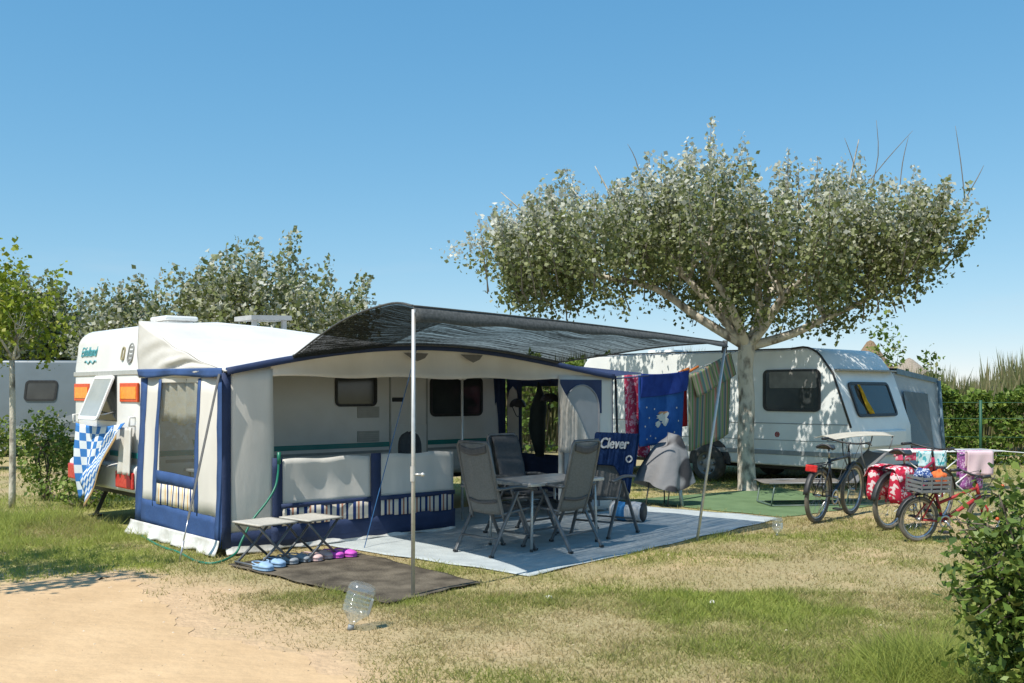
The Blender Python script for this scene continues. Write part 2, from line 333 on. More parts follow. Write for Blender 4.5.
sk.air_density = 1.0; sk.dust_density = 0.0; sk.ozone_density = 3.0; sk.altitude = 0
bg = nd(nt, 'ShaderNodeBackground'); bg.inputs[1].default_value = 0.113; wo = nd(nt, 'ShaderNodeOutputWorld')
tcs = nd(nt, 'ShaderNodeTexCoord'); mps = nd(nt, 'ShaderNodeMapping'); mps.inputs['Location'].default_value = (0,0,0.032)
nt.links.new(tcs.outputs['Generated'], mps.inputs['Vector']); nt.links.new(mps.outputs[0], sk.inputs['Vector'])
sp_ = nd(nt, 'ShaderNodeSeparateColor'); cb_ = nd(nt, 'ShaderNodeCombineColor'); nt.links.new(sk.outputs[0], sp_.inputs[0])
for ch, pw, kk in (('Red',1.10,1.06),('Green',0.68,0.86),('Blue',0.48,0.85)):   # clear maritime sky: response per channel
    m0 = nd(nt, 'ShaderNodeMath', operation='MULTIPLY'); m0.inputs[1].default_value = 0.1; m1 = nd(nt, 'ShaderNodeMath', operation='POWER'); m1.inputs[1].default_value = pw; m2 = nd(nt, 'ShaderNodeMath', operation='MULTIPLY'); m2.inputs[1].default_value = kk*10/1.165
    nt.links.new(sp_.outputs[ch], m0.inputs[0]); nt.links.new(m0.outputs[0], m1.inputs[0]); nt.links.new(m1.outputs[0], m2.inputs[0]); nt.links.new(m2.outputs[0], cb_.inputs[ch])
cm = nd(nt, 'ShaderNodeMapping'); cm.inputs['Scale'].default_value = (7,7,38); nt.links.new(tcs.outputs['Generated'], cm.inputs['Vector'])
cn = nd(nt, 'ShaderNodeTexNoise'); cn.inputs['Scale'].default_value = 1.0; cn.inputs['Detail'].default_value = 6; nt.links.new(cm.outputs[0], cn.inputs['Vector'])
cr1 = nd(nt, 'ShaderNodeMapRange'); cr1.inputs[1].default_value = 0.56; cr1.inputs[2].default_value = 0.78; cr1.inputs[4].default_value = 0.22; nt.links.new(cn.outputs['Fac'], cr1.inputs[0])
cz = nd(nt, 'ShaderNodeSeparateXYZ'); nt.links.new(tcs.outputs['Generated'], cz.inputs[0]); cr2 = nd(nt, 'ShaderNodeMapRange'); cr2.inputs[1].default_value = 0.16; cr2.inputs[2].default_value = 0.05; nt.links.new(cz.outputs['Z'], cr2.inputs[0])
cmul = nd(nt, 'ShaderNodeMath', operation='MULTIPLY'); nt.links.new(cr1.outputs[0], cmul.inputs[0]); nt.links.new(cr2.outputs[0], cmul.inputs[1])
cmx = nd(nt, 'ShaderNodeMix', data_type='RGBA'); cmx.inputs[7].default_value = (4.6,5.0,5.4,1); nt.links.new(cmul.outputs[0], cmx.inputs[0]); nt.links.new(cb_.outputs[0], cmx.inputs[6])
nt.links.new(cmx.outputs[2], bg.inputs[0]); nt.links.new(bg.outputs[0], wo.inputs[0])
SC.view_settings.view_transform = 'Standard'; SC.view_settings.look = 'None'; SC.view_settings.exposure = 0.38; SC.view_settings.gamma = 1

# ------------------------------------------------------------------ ground
A = Vector((-2.85, 9.95, 0)); TH = R(41.5); U = Vector((math.cos(TH), math.sin(TH), 0)); V_ = Vector((-math.sin(TH), math.cos(TH), 0))
C = A + 2.2*V_
TRACK = [(-30,-10),(4,-10),(1.6,2.2),(0.35,4.1),(-1.05,5.75),(-1.5,6.25),(-2.05,6.95),(-2.7,7.65),(-3.05,8.15),(-3.6,8.95),(-4.0,8.75),(-4.4,8.35),(-6,7.6),(-12,7.0),(-30,6.0)]
def seg_dist(px, py, poly):
    d = np.full(px.shape, 1e9); ins = np.zeros(px.shape, bool); n = len(poly)
    for i in range(n):
        x1, y1 = poly[i]; x2, y2 = poly[(i+1) % n]; dx, dy = x2-x1, y2-y1
        t = np.clip(((px-x1)*dx+(py-y1)*dy)/(dx*dx+dy*dy), 0, 1); d = np.minimum(d, np.hypot(px-x1-t*dx, py-y1-t*dy))
        c = ((y1 > py) != (y2 > py)) & (px < (x2-x1)*(py-y1)/((y2-y1) if y2 != y1 else 1e-9)+x1); ins ^= c
    return np.where(ins, -d, d)
def gfields(x, y):
    """bare earth and greenness of the turf at a place"""
    tr = seg_dist(x, y, TRACK)
    n1 = fbm(x*0.55+3, y*0.55+9, 3); n2 = fbm(x*1.7, y*1.7, 11); n3 = fbm(x*5.5, y*5.5, 31, 3)
    bare = np.clip((n1*0.55+n2*0.30+n3*0.35-0.62)*5, 0, 1)*0.8
    nb = np.clip(1.0-(tr+ (n2-0.5)*1.7+(n3-0.5)*0.7)/1.5, 0, 1)**1.4; bare = np.maximum(bare, nb)
    green = np.clip((fbm(x*0.45+20, y*0.45+4, 5)*0.6+n2*0.4-0.47)*4.5+0.48, 0, 1)
    def blob(cx, cy, rx, ry, s=1): return s*np.exp(-((x-cx)/rx)**2-((y-cy)/ry)**2)
    pg = blob(1.75,7.7,0.75,0.6,.9)+blob(-6.6,12.5,2.6,2.2,1.3)+blob(-3.4,9.6,1.2,0.7,0.8)+blob(2.5,5.7,0.5,0.5,1.2)+blob(-1.3,8.0,1.1,0.4,.55)+blob(2.3,11.2,1.5,.4,.3)+blob(4,18.5,4,1.2,.9)
    green = np.clip((green*0.62+pg*(0.30+n2*0.75))*(0.45+1.1*fbm(x*3.1+5, y*3.1, 41, 3)), 0, 1); bare = np.clip(bare-pg*0.8*np.clip(tr*1.5,0,1), 0, 1)
    return bare, green, tr
def track_edge_noise(): pass
xs = np.concatenate([[-400,-200,-100,-60,-40,-28,-20,-16,-13], np.arange(-11,11.01,0.11), [13,16,20,28,40,60,100,200,400]])
ys = np.concatenate([[-100,-30,-10,0,2.5], np.arange(4,21.01,0.11), [23,26,30,36,45,60,90,150,300,600]])
gx, gy = np.meshgrid(xs, ys); b_, g_, t_ = gfields(gx, gy); nx = len(xs)
m = bpy.data.meshes.new('ground'); idx = np.arange(gx.size).reshape(gx.shape)
quads = np.stack([idx[:-1,:-1], idx[:-1,1:], idx[1:,1:], idx[1:,:-1]], -1).reshape(-1,4)
gz = np.zeros(gx.size)
m.from_pydata(np.stack([gx.ravel(), gy.ravel(), gz], 1).tolist(), [], quads.tolist())
for nm, arr in (('bare', b_), ('green', g_)):
    a = m.attributes.new(nm, 'FLOAT', 'POINT'); a.data.foreach_set('value', arr.astype(np.float32).ravel())
gm = bpy.data.materials.new('dry_turf'); gm.use_nodes = True; nt = gm.node_tree; nt.nodes.clear()
out = nd(nt, 'ShaderNodeOutputMaterial'); p = nd(nt, 'ShaderNodeBsdfPrincipled'); p.inputs['Roughness'].default_value = 0.95; p.inputs['Specular IOR Level'].default_value = 0.1
tc = nd(nt, 'ShaderNodeTexCoord')
def noise(s, d=5):
    n = nd(nt, 'ShaderNodeTexNoise'); n.inputs['Scale'].default_value = s; n.inputs['Detail'].default_value = d; nt.links.new(tc.outputs['Object'], n.inputs['Vector']); return n.outputs['Fac']
def mixc(f, a, b):
    n = nd(nt, 'ShaderNodeMix', data_type='RGBA')
    for s, v in ((n.inputs[0], f), (n.inputs[6], a), (n.inputs[7], b)):
        if isinstance(v, tuple): s.default_value = (*v, 1)
        elif isinstance(v, float): s.default_value = v
        else: nt.links.new(v, s)
    return n.outputs[2]
def rmp(v, a, b):
    n = nd(nt, 'ShaderNodeMapRange'); n.inputs[1].default_value = a; n.inputs[2].default_value = b; nt.links.new(v, n.inputs[0]); return n.outputs[0]
ab = nd(nt, 'ShaderNodeAttribute', attribute_name='bare').outputs['Fac']; ag = nd(nt, 'ShaderNodeAttribute', attribute_name='green').outputs['Fac']
dry = mixc(rmp(noise(28), 0.35, 0.65), (0.40,0.33,0.185), (0.30,0.25,0.125)); grn = mixc(rmp(noise(34), 0.35, 0.65), (0.34,0.325,0.125), (0.25,0.25,0.08))
soil = mixc(rmp(noise(9), 0.3, 0.7), (0.60,0.42,0.255), (0.48,0.335,0.205))
c1 = mixc(rmp(ag, 0.15, 0.85), dry, grn); c2 = mixc(ab, c1, soil); nt.links.new(c2, p.inputs['Base Color'])
bp = nd(nt, 'ShaderNodeBump'); bp.inputs['Strength'].default_value = 0.7; bp.inputs['Distance'].default_value = 0.03; nt.links.new(noise(22, 8), bp.inputs['Height']); nt.links.new(bp.outputs[0], p.inputs['Normal'])
nt.links.new(p.outputs[0], out.inputs[0]); m.materials.append(gm); m.update()
o = bpy.data.objects.new('ground', m); COL.objects.link(o); tag(o, kind='structure')
# sandy track: irregular sheet 4 mm above the turf
mb = MB(); pts = []
n = len(TRACK)
for i in range(n):
    x1, y1 = TRACK[i]; x2, y2 = TRACK[(i+1) % n]; L = math.hypot(x2-x1, y2-y1); k = max(1, int(L/0.06)) if (abs(x1) < 7 and abs(x2) < 7 and y1 > 1) else 1
    for j in range(k):
        t = j/k; x = x1+(x2-x1)*t; y = y1+(y2-y1)*t
        if k > 1:
            e = (float(fbm(np.array([x*1.6]), np.array([y*1.6]), 71)[0])-0.5)*0.9+(float(fbm(np.array([x*9.]), np.array([y*9.]), 72)[0])-0.5)*0.22
            nrm = Vector((y2-y1, -(x2-x1))).normalized(); x += -nrm.x*e*0.8; y += -nrm.y*e*0.8
        pts.append((x, y, 0.004))
mb.poly(pts)
sand = mat('track_sand', (0.60,0.42,0.245), (0.49,0.335,0.19), 1.6, 0.95, 0.9, 9, spec=0.1, detail=9, thr=(0.3,0.72))
tag(mb.build('dirt_track', sand, fixn=True), kind='structure')

# mats on the ground
def sheet(name, corners, nu, nv, z, m, wav=0.006, seed=1, edge=0.02):
    c0, c1, c2, c3 = [Vector((*c, 0)) for c in corners]; b = MB(); r = random.Random(seed)
    ph = [r.random()*6 for _ in range(6)]
    def fn(u, v):
        p = (c0*(1-u)+c1*u)*(1-v)+(c3*(1-u)+c2*u)*v
        if v in (0, 1): p = p+(c3-c0).normalized()*edge*math.sin(u*23+ph[0])*math.sin(u*7+ph[1])
        if u in (0, 1): p = p+(c1-c0).normalized()*edge*math.sin(v*19+ph[2])*math.sin(v*9+ph[3])
        return Vector((p.x, p.y, z+wav*(0.5+0.5*math.sin(p.x*7+ph[4]+2*math.sin(p.y*3)))*(0.5+0.5*math.sin(p.y*9+ph[5]))))
    b.grid(fn, nu, nv); return b.build(name, m, solid=0.004, base=True)
blue_mat = mat('woven_blue_grey_matting', (0.47,0.515,0.52), (0.39,0.43,0.44), 5, 0.9, 0.6, 55, spec=0.15, detail=8)
e_ = Vector((0.637,0.771,0)); f_ = Vector((-0.771,0.637,0)); N1 = Vector((0.159,8.86,0))
tag(sheet('outdoor_carpet', [tuple(q.xy) for q in (N1, N1+5.25*e_, N1+5.25*e_+4.1*f_, N1+3.75*f_)], 70, 60, 0.010, blue_mat, 0.008, 3),
    'large blue grey woven carpet under the dining table and shade net', 'carpet')
brown_mat = mat('brown_coir_matting', (0.065,0.055,0.043), (0.17,0.145,0.11), 3.6, 0.95, 0.8, 45, spec=0.1, detail=8)
tag(sheet('doormat', [(-2.66,9.38),(-0.95,7.66),(-0.27,8.52),(-1.78,10.36)], 40, 30, 0.022, brown_mat, 0.006, 9), 'dark brown mat under the stools and clogs', 'mat')
green_mat = mat('faded_green_matting', (0.15,0.225,0.115), (0.115,0.18,0.09), 3, 0.95, 0.6, 60, spec=0.1, detail=8)
tag(sheet('outdoor_carpet', [(3.55,13.02),(5.3,14.4),(4.55,17.0),(1.6,15.0)], 40, 40, 0.008, green_mat, 0.004, 5), 'green ground carpet by the tree trunk and lounger', 'carpet')

# grass blades
def grass_pos(n, x0, x1, y0, y1):
    return rng.random(n)*(x1-x0)+x0, rng.random(n)*(y1-y0)+y0
def quad_ins(x, y, q): return seg_dist(x, y, q) < 0
parts = []
for (n, x0, x1, y0, y1, hs) in ((260000,-4.6,4.6,4.6,8.2,1.0),(190000,-7.5,7.5,8.2,13,1.15),(80000,-11,11,13,22,1.4)):
    x, y = grass_pos(n, x0, x1, y0, y1); b, g, t = gfields(x, y)
    keep = rng.random(n) < np.clip((1-b)*(0.35+0.8*g), 0.0, 1)
    keep &= (t > 0.04) | (rng.random(n) < 0.012)
    for q in ([tuple(k.xy) for k in (N1, N1+5.2*e_, N1+5.2*e_+4*f_, N1+3.75*f_)], [(-2.62,9.36),(-0.96,7.70),(-0.3,8.5),(-1.78,10.3)], [(3.55,13.1),(5.2,14.4),(4.5,16.9),(1.7,15.0)]): keep &= ~quad_ins(x, y, q)
    lw = (x-A.x)*U.x+(y-A.y)*U.y; lv = (x-A.x)*V_.x+(y-A.y)*V_.y
    keep &= ~((lw > -0.05) & (lw < 5.7) & (lv > -0.05) & (lv < 4.6))
    x, y, g, t = x[keep], y[keep], g[keep], t[keep]; k = len(x)
    tall = np.exp(-((x+5.2)/1.5)**2-((y-12.6)/1.3)**2)*1.6+np.exp(-((x-2.5)/0.45)**2-((y-5.75)/0.5)**2)*3.2+np.exp(-((x+7.0)/1.8)**2-((y-14)/1.5)**2)*1.2
    hh = (0.5+1.1*vnoise(x*7, y*7, 51))*(0.012+0.036*rng.random(k)**1.5*(0.45+g))*hs*(1+tall); wd = (0.0022+0.0022*rng.random(k))*(1+y*0.055)
    an = rng.random(k)*2*PI; ln = rng.normal(size=(k,2))*hh[:,None]*0.75
    dx, dy = np.cos(an)*wd, np.sin(an)*wd; z0 = np.full(k, -0.002)
    V = np.stack([np.stack([x-dx, y-dy, z0], 1), np.stack([x+dx, y+dy, z0], 1), np.stack([x+ln[:,0], y+ln[:,1], hh], 1)], 1).reshape(-1,3)
    parts.append((V, np.clip(g*0.95+rng.normal(size=k)*0.16, 0, 1)))
tag(raw_mesh('grass', np.concatenate([q[0] for q in parts]), 3, grass_l, None, np.concatenate([q[1] for q in parts])), 'short dry grass with greener patches on the pitch', 'grass', kind='stuff')

# ------------------------------------------------------------------ caravans
def caravan_body(prof, W, m, parent, bev=0.12, taper=0.0):
    """side profile extruded across the width with rounded long edges"""
    bm = bmesh.new(); vs = [bm.verts.new((x, 0, z)) for x, z in prof]; f = bm.faces.new(vs)
    r = bmesh.ops.extrude_face_region(bm, geom=[f]); nv = [g for g in r['geom'] if isinstance(g, bmesh.types.BMVert)]
    bmesh.ops.translate(bm, verts=nv, vec=(0, W, 0)); bmesh.ops.recalc_face_normals(bm, faces=bm.faces)
    es = [e for e in bm.edges if (abs(e.verts[0].co.y-e.verts[1].co.y) < 1e-5)]
    bmesh.ops.bevel(bm, geom=es, offset=bev, segments=5, profile=0.5, affect='EDGES', clamp_overlap=True)
    me = bpy.data.meshes.new('body'); bm.to_mesh(me); bm.free(); me.materials.append(m)
    for q in me.polygons: q.use_smooth = True
    o = bpy.data.objects.new('body', me); COL.objects.link(o); o.parent = parent
    try: me.set_sharp_from_angle(angle=R(38))
    except Exception: pass
    return o
def arc(cx, cz, r, a0, a1, n=5): return [(cx+r*math.cos(R(a0+(a1-a0)*k/n)), cz+r*math.sin(R(a0+(a1-a0)*k/n))) for k in range(n+1)]
def rrect(w, h, r, n=5):
    p = []
    for cx, cy, a in ((w/2-r,h/2-r,0),(-w/2+r,h/2-r,90),(-w/2+r,-h/2+r,180),(w/2-r,-h/2+r,270)):
        p += [(cx+r*math.cos(R(a+90*k/n)), cy+r*math.sin(R(a+90*k/n))) for k in range(n+1)]
    return p
def panel(mb, O, X, Y, w, h, th, r=0.05, mi=0):
    """rounded panel centred at O, spanned by X, Y, thickness along their normal"""
    O, X, Y = Vector(O), Vector(X).normalized(), Vector(Y).normalized(); N = X.cross(Y)
    mb.prism([O+X*a+Y*b for a, b in rrect(w, h, r)], N*th, mi)
def frame_ring(mb, O, X, Y, w, h, r, t, th, mi=0):
    O, X, Y = Vector(O), Vector(X).normalized(), Vector(Y).normalized(); N = X.cross(Y)
    a = rrect(w, h, r); b = rrect(w-2*t, h-2*t, max(r-t, 0.01)); n = len(a); s = len(mb.v)
    for L in (a, b):
        mb.v += [tuple(O+X*p+Y*q) for p, q in L]; mb.v += [tuple(O+X*p+Y*q+N*th) for p, q in L]
    for k in range(n):
        j = (k+1) % n
        mb.face((s+n+k, s+n+j, s+3*n+j, s+3*n+k), mi); mb.face((s+k, s+j, s+n+j, s+n+k), mi); mb.face((s+2*n+j, s+2*n+k, s+3*n+k, s+3*n+j), mi); mb.face((s+j, s+k, s+2*n+k, s+2*n+j), mi)
def window(parent, O, X, Y, w, h, r=0.07, frame=0.04, th=0.02, gm=None, fm=None):
    a = MB(); frame_ring(a, O, X, Y, w, h, r, frame, th); f = a.build('window', fm or black, parent, fixn=True)
    b = MB(); N = Vector(X).normalized().cross(Vector(Y).normalized()); panel(b, Vector(O)-N*0.004, X, Y, w-frame*1.6, h-frame*1.6, th*0.6, max(r-frame, 0.02))
    b.build('pane', gm or glass_d, f, fixn=True); return f
def wheel_part(parent, c, r, w, axis='y'):
    M = Matrix.Translation(c) @ Matrix.Rotation(R(90), 4, 'X')
    a = MB(); a.lathe([(r*0.62,-w/2),(r*0.93,-w/2),(r,-w*0.3),(r,w*0.3),(r*0.93,w/2),(r*0.62,w/2)], 28, 0, M); t = a.build('wheel', rubber, parent, fixn=True)
    b = MB(); b.lathe([(r*0.64,-w*.42),(r*0.60,-w*.40),(r*0.5,0),(r*.2,w*.3),(0.0,w*.32)], 24, 0, M)
    b.lathe([(r*0.64,w*.46),(r*0.60,w*.42),(r*0.5,w*.2),(r*.22,w*.36),(0.0,w*.38)], 24, 0, M)
    for k in range(6):
        q = 2*PI*k/6; p = M @ Vector((r*.4*math.cos(q), r*.4*math.sin(q), w*0.33)); b.ball(p, 0.035, 8)
    b.build('rim', rimm, t); return t

# --- the holiday caravan with the awning.  local x along its side, y across, seen side is y=0
car1 = thing('caravan', 'white holiday caravan with teal stripe and orange rear reflectors behind the big awning', 'caravan', C, TH)
prof = [(0.10,0.44),(0.03,0.60),(0.0,0.95),(0.0,1.95)]+[(0.03,2.16)]+arc(0.28,2.20,0.25,168,92,6)+[(1.0,2.50),(1.7,2.47),(4.6,2.22)]+arc(5.05,1.78,0.42,84,20,5)+[(5.55,1.2),(5.6,0.44)]
caravan_body(prof, 2.35, white_paint, car1, 0.13)
b = MB(); b.box2((-0.012,0.06,1.84),(0.02,2.29,1.90)); b.build('seam_strip', alu, car1, bevel=0.008)
b = MB(); b.box2((-0.014,0.02,0.86),(0.02,0.95,0.925)); b.box2((-0.014,1.15,0.86),(0.02,2.30,0.925)); b.box2((0.2,-0.008,0.88),(5.5,0.02,0.945)); b.build('stripe', teal, car1, bevel=0.004)
b = MB(); b.box2((0.3,-0.006,0.80),(5.5,0.02,0.835)); b.build('stripe', mat('grey_stripe_paint', (0.35,0.36,0.36)), car1)
# rear bumper skirt
b = MB(); b.prism([(-0.05,0.03,0.46),(-0.06,0.03,0.74),(0.02,0.03,0.80),(0.05,0.03,0.44)], (0,2.29,0)); b.build('bumper', white_paint, car1, bevel=0.03, fixn=True)
for (y0, y1) in ((0.04,0.58),(1.84,2.30)):
    b = MB(); b.box2((-0.085,y0,0.50),(-0.05,y1,0.70)); t = b.build('tail_light', red_l, car1, bevel=0.02)
    b = MB(); b.box2((-0.092,y0+0.04,0.525),(-0.0849,y0+0.16,0.675)); b.build('lens', mat('dark_red_lens', (0.22,0.01,0.012)), t, bevel=0.006)
for (y0, y1) in ((0.06,0.62),(1.70,2.26)):
    b = MB(); b.box2((-0.016,y0,1.52),(0.01,y1,1.745)); t = b.build('reflector_panel', redor, car1, bevel=0.006)
    b = MB(); b.box2((-0.022,y0+0.04,1.555),(-0.015,y1-0.04,1.70)); b.build('lens', orange_l, t, bevel=0.004)
for y in (0.16,2.12):
    b = MB(); b.tube([(-0.0,y,1.24),(-0.07,y,1.24),(-0.07,y,1.34),(0,y,1.34)], 0.013, 8); b.build('grab_handle', white_paint, car1)
# rear window, open at the bottom
b = MB(); b.box2((-0.014,0.74,1.28),(0.012,1.42,1.84)); b.build('window_opening', glass_d, car1, bevel=0.01)
hx = Vector((-0.02,1.08,1.83)); dY = Vector((-0.21,0,-0.53)); b = MB(); frame_ring(b, hx+dY*0.5, (0,-1,0), -dY, 0.68, 0.58, 0.06, 0.045, 0.02)
sash = b.build('window', white_paint, car1, fixn=True)
b = MB(); panel(b, hx+dY*0.5+Vector((-0.004,0,0.0)), (0,-1,0), -dY, 0.60, 0.50, 0.012, 0.03); b.build('pane', glass_l, sash, fixn=True)
b = MB(); b.tube([(-0.02,0.76,1.40),(-0.19,0.76,1.36)], 0.009, 6); b.build('stay', steel, sash); b = MB(); b.tube([(-0.02,1.40,1.40),(-0.19,1.40,1.36)], 0.009, 6); b.build('stay', steel, sash)
# lettering and badges on the rear
logo_m = mat('teal_lettering', (0.10,0.36,0.40), None, 5, 0.4)
Mr = Matrix(((0,0.19,-1,0.012),(-1,0,0,2.08),(0,1,0,2.10),(0,0,0,1)))
text_mesh('lettering', 'Eifelland', 0.175, logo_m, car1, Mr, 0.004, 0.2, 0.0025)
b = MB(); b.tube([(0.002,1.90-0.42*k/24,2.02+0.018*math.sin(k*0.65)) for k in range(25)], 0.008, 6); b.build('wave_emblem', logo_m, car1)
grl = mat('grey_lettering', (0.30,0.30,0.29), None, 6, 0.5)
b = MB(); frame_ring(b, (0.018,0.58,2.10), (0,-1,0), (0.19,0,1), 0.10, 0.17, 0.045, 0.02, 0.012); b.build('badge', mat('gold_emblem', (0.45,0.38,0.22), None, 8, 0.4, metal=0.3), car1, fixn=True)
b = MB(); frame_ring(b, (0.020,0.34,2.10), (0,-1,0), (0.19,0,1), 0.17, 0.25, 0.08, 0.02, 0.012)
for k in range(4): b.box2((-0.006+0.0105*k,0.29,2.01+0.05*k),(0.03+0.0105*k,0.39,2.035+0.05*k))
b.build('badge', grl, car1, fixn=True)
b = MB(); b.box2((0.62,0.75,2.49),(0.98,1.15,2.54)); b.box2((0.58,0.70,2.54),(1.02,1.20,2.60)); b.build('roof_hatch', white_paint, car1, bevel=0.03)
b = MB(); b.prism([(1.75,0.7,2.60),(2.35,0.7,2.62),(2.35,0.7,2.68),(1.75,0.7,2.66)], (0,0.5,0)); b.box2((1.80,0.75,2.44),(1.86,0.80,2.605)); b.box2((2.24,0.75,2.40),(2.30,0.80,2.615)); b.build('solar_panel', mat('roof_panel_grey', (0.45,0.44,0.42), None, 5, 0.4), car1)
# side seen through the awning
window(car1, (2.93,-0.004,1.66), (1,0,0), (0,0,1), 0.66, 0.44, 0.08, 0.035, 0.02)
window(car1, (4.66,-0.004,1.57), (1,0,0), (0,0,1), 0.98, 0.58, 0.09, 0.04, 0.02)
for z in (1.36,1.03):
    b = MB(); b.box2((2.95,-0.016,z-0.075),(3.30,0.0,z+0.075))
    for k in range(5): b.box2((2.97,-0.022,z-0.06+0.028*k),(3.28,-0.0155,z-0.045+0.028*k))
    b.build('vent', mat('vent_beige', (0.50,0.49,0.45), None, 9, 0.5), car1, bevel=0.004)
b = MB(); frame_ring(b, (3.80,-0.002,1.28), (1,0,0), (0,0,1), 0.66, 1.55, 0.10, 0.025, 0.012)
dr = b.build('door', mat('door_trim_grey', (0.42,0.42,0.40), None, 9, 0.5), car1, fixn=True)
b = MB(); b.box2((3.52,-0.02,1.50),(3.70,0.0,1.56)); b.build('handle', black, dr, bevel=0.006)
b = MB(); b.box2((3.50,-0.012,0.74),(4.12,0.0,1.18)); b.build('door_panel', white_paint, dr, bevel=0.01)
wheel_part(car1, (2.55,0.16,0.31), 0.31, 0.18); wheel_part(car1, (2.55,2.19,0.31), 0.31, 0.18)
b = MB(); b.bar((0.35,0.35,0.45),(0.18,0.30,0.02),0.05,0.05); b.box((0.18,0.30,0.015),(0.16,0.14,0.02)); b.bar((0.35,1.95,0.45),(0.18,2.0,0.02),0.05,0.05); b.box((0.18,2.0,0.015),(0.16,0.14,0.02)); b.box2((0.15,0.3,0.36),(5.3,2.05,0.44)); b.build('chassis', black, car1)

# --- grey caravan on the right, local x along its side towards the front, y away from the viewer
TH2 = R(-46.5); P2 = Vector((math.cos(TH2), math.sin(TH2), 0)); L0 = Vector((3.62,18.3,0))-P2*3.22
car2 = thing('caravan', 'grey white caravan dappled by tree shade with laundry hung along its side', 'caravan', L0, TH2)
prof = [(0.02,0.36),(0.0,1.0),(0.02,1.9)]+arc(0.42,1.99,0.38,172,92,5)+[(4.9,2.37)]+arc(5.10,1.93,0.46,88,30,5)+[(5.66,1.95),(5.98,1.05),(6.0,0.72),(5.94,0.36)]
caravan_body(prof, 2.2, grey_paint, car2, 0.05)
trimg = mat('grey_trim', (0.30,0.31,0.31), None, 8, 0.5)
b = MB(); b.box2((0.1,-0.014,0.55),(5.97,0.02,0.63)); b.box2((5.96,0.02,0.55),(6.02,2.18,0.63)); b.build('trim_strip', trimg, car2, bevel=0.006)
b = MB(); b.box2((0.1,-0.006,1.085),(5.93,0.02,1.10)); b.box2((0.1,-0.006,0.80),(5.97,0.02,0.81)); b.build('seam', trimg, car2)
b = MB()
pr2 = [(4.9,2.375)]+arc(5.10,1.93,0.466,88,30,5)+[(5.667,1.95),(5.987,1.05)]
b.tube([(x,-0.004,z) for x, z in pr2], 0.018, 6); b.tube([(0.42,-0.004,2.375),(4.9,-0.004,2.375)], 0.014, 6); b.build('edge_trim', black, car2)
window(car2, (4.90,-0.004,1.66), (1,0,0), (0,0,1), 1.10, 0.72, 0.10, 0.04, 0.025)
b = MB(); panel(b, (4.93,-0.022,1.84), (1,0,0), (0,0,1), 0.9, 0.28, 0.004, 0.03); b.build('window_blind', mat('grey_blind', (0.20,0.195,0.18), (0.15,0.145,0.135), 8, 0.8), car2, fixn=True)
fX = Vector((0,1,0)); fY = Vector((5.66-5.98,0,1.95-1.05)).normalized(); fO = Vector((5.82,1.05,1.50))+Vector((0.012,0,0.004))
window(car2, fO, fX, fY, 1.42, 0.62, 0.09, 0.05, 0.025)
b = MB(); b.box2((5.63,0.1,1.985),(5.76,2.1,2.02)); b.build('gutter', trimg, car2, bevel=0.01)
b = MB(); b.box2((5.97,0.35,0.70),(6.06,1.85,0.98)); b.build('front_locker', grey_paint, car2, bevel=0.03)
b = MB(); b.lathe([(0,-0.012),(0.05,-0.012),(0.05,0),(0.0,0)],12,0,Matrix.Translation((4.62,0,0.90)) @ Matrix.Rotation(R(90),4,'X')); b.build('side_reflector', red_l, car2, fixn=True)
b = MB(); 
b.prism([(3.22+0.46*math.cos(R(a)),-0.012,0.34+0.46*math.sin(R(a))) for a in range(0,181,15)], (0,0.010,0)); wa = b.build('wheel_arch', black, car2, fixn=True)
wheel_part(car2, (3.22,-0.02,0.33), 0.33, 0.19); wheel_part(car2, (3.22,2.1,0.33), 0.33, 0.19)
b = MB(); b.box2((0.3,0.3,0.28),(5.7,1.9,0.38)); b.bar((0.4,0.2,0.36),(0.25,0.2,0.02),0.05,0.05); b.bar((5.5,0.2,0.36),(5.65,0.2,0.02),0.05,0.05); b.bar((5.5,2.0,0.36),(5.65,2.0,0.02),0.05,0.05); b.bar((5.7,0.9,0.34),(7.0,1.1,0.42),0.06,0.06); b.bar((5.7,1.3,0.34),(7.0,1.1,0.42),0.06,0.06); b.build('chassis', black, car2)
b = MB(); b.box2((1.2,0.7,2.36),(1.8,1.3,2.47)); b.build('roof_hatch', grey_paint, car2, bevel=0.03)
# annex tent on the far side
ax = thing('annex_tent', 'pale blue grey annex tent with dark window beyond the right caravan', 'tent', L0+P2*5.2+Vector((-P2.y,P2.x,0))*2.22, TH2)
annexm = mat('pale_blue_tent_cloth', (0.50,0.56,0.60), (0.42,0.48,0.53), 3, 0.8, 0.2, 30, transl=0.2); annexd = mat('slate_blue_cloth', (0.16,0.24,0.30), None, 5, 0.8)
b = MB(); b.poly([(0.80,-0.06,0.02),(0.45,-0.06,1.98),(0.66,1.2,1.85),(0.78,1.35,0.02)][::-1]); b.build('end_wall', annexm, ax, solid=0.004)
b = MB(); b.poly([(-3.5,0,2.12),(0.50,0,2.06),(0.70,1.22,1.88),(-3.5,1.22,1.88)]); b.poly([(0.50,0,2.06),(0.50,0,1.96),(0.70,1.22,1.80),(0.70,1.22,1.88)][::-1]); b.build('roof', annexd, ax, solid=0.004)
b = MB(); b.poly([(-3.5,1.35,0.02),(0.80,1.35,0.02),(0.72,1.2,1.88),(-3.5,1.2,1.88)]); b.build('side_wall', annexm, ax, solid=0.004)
b = MB(); b.poly([(0.735,0.14,0.55),(0.555,0.14,1.65),(0.66,0.90,1.60),(0.765,0.95,0.55)][::-1]); wn = b.build('window', glass_d, ax, solid=0.004)
b = MB(); b.tube([(0.80,1.36,0.02),(0.73,1.22,1.84)], 0.035, 6); b.build('corner_band', annexd, ax)
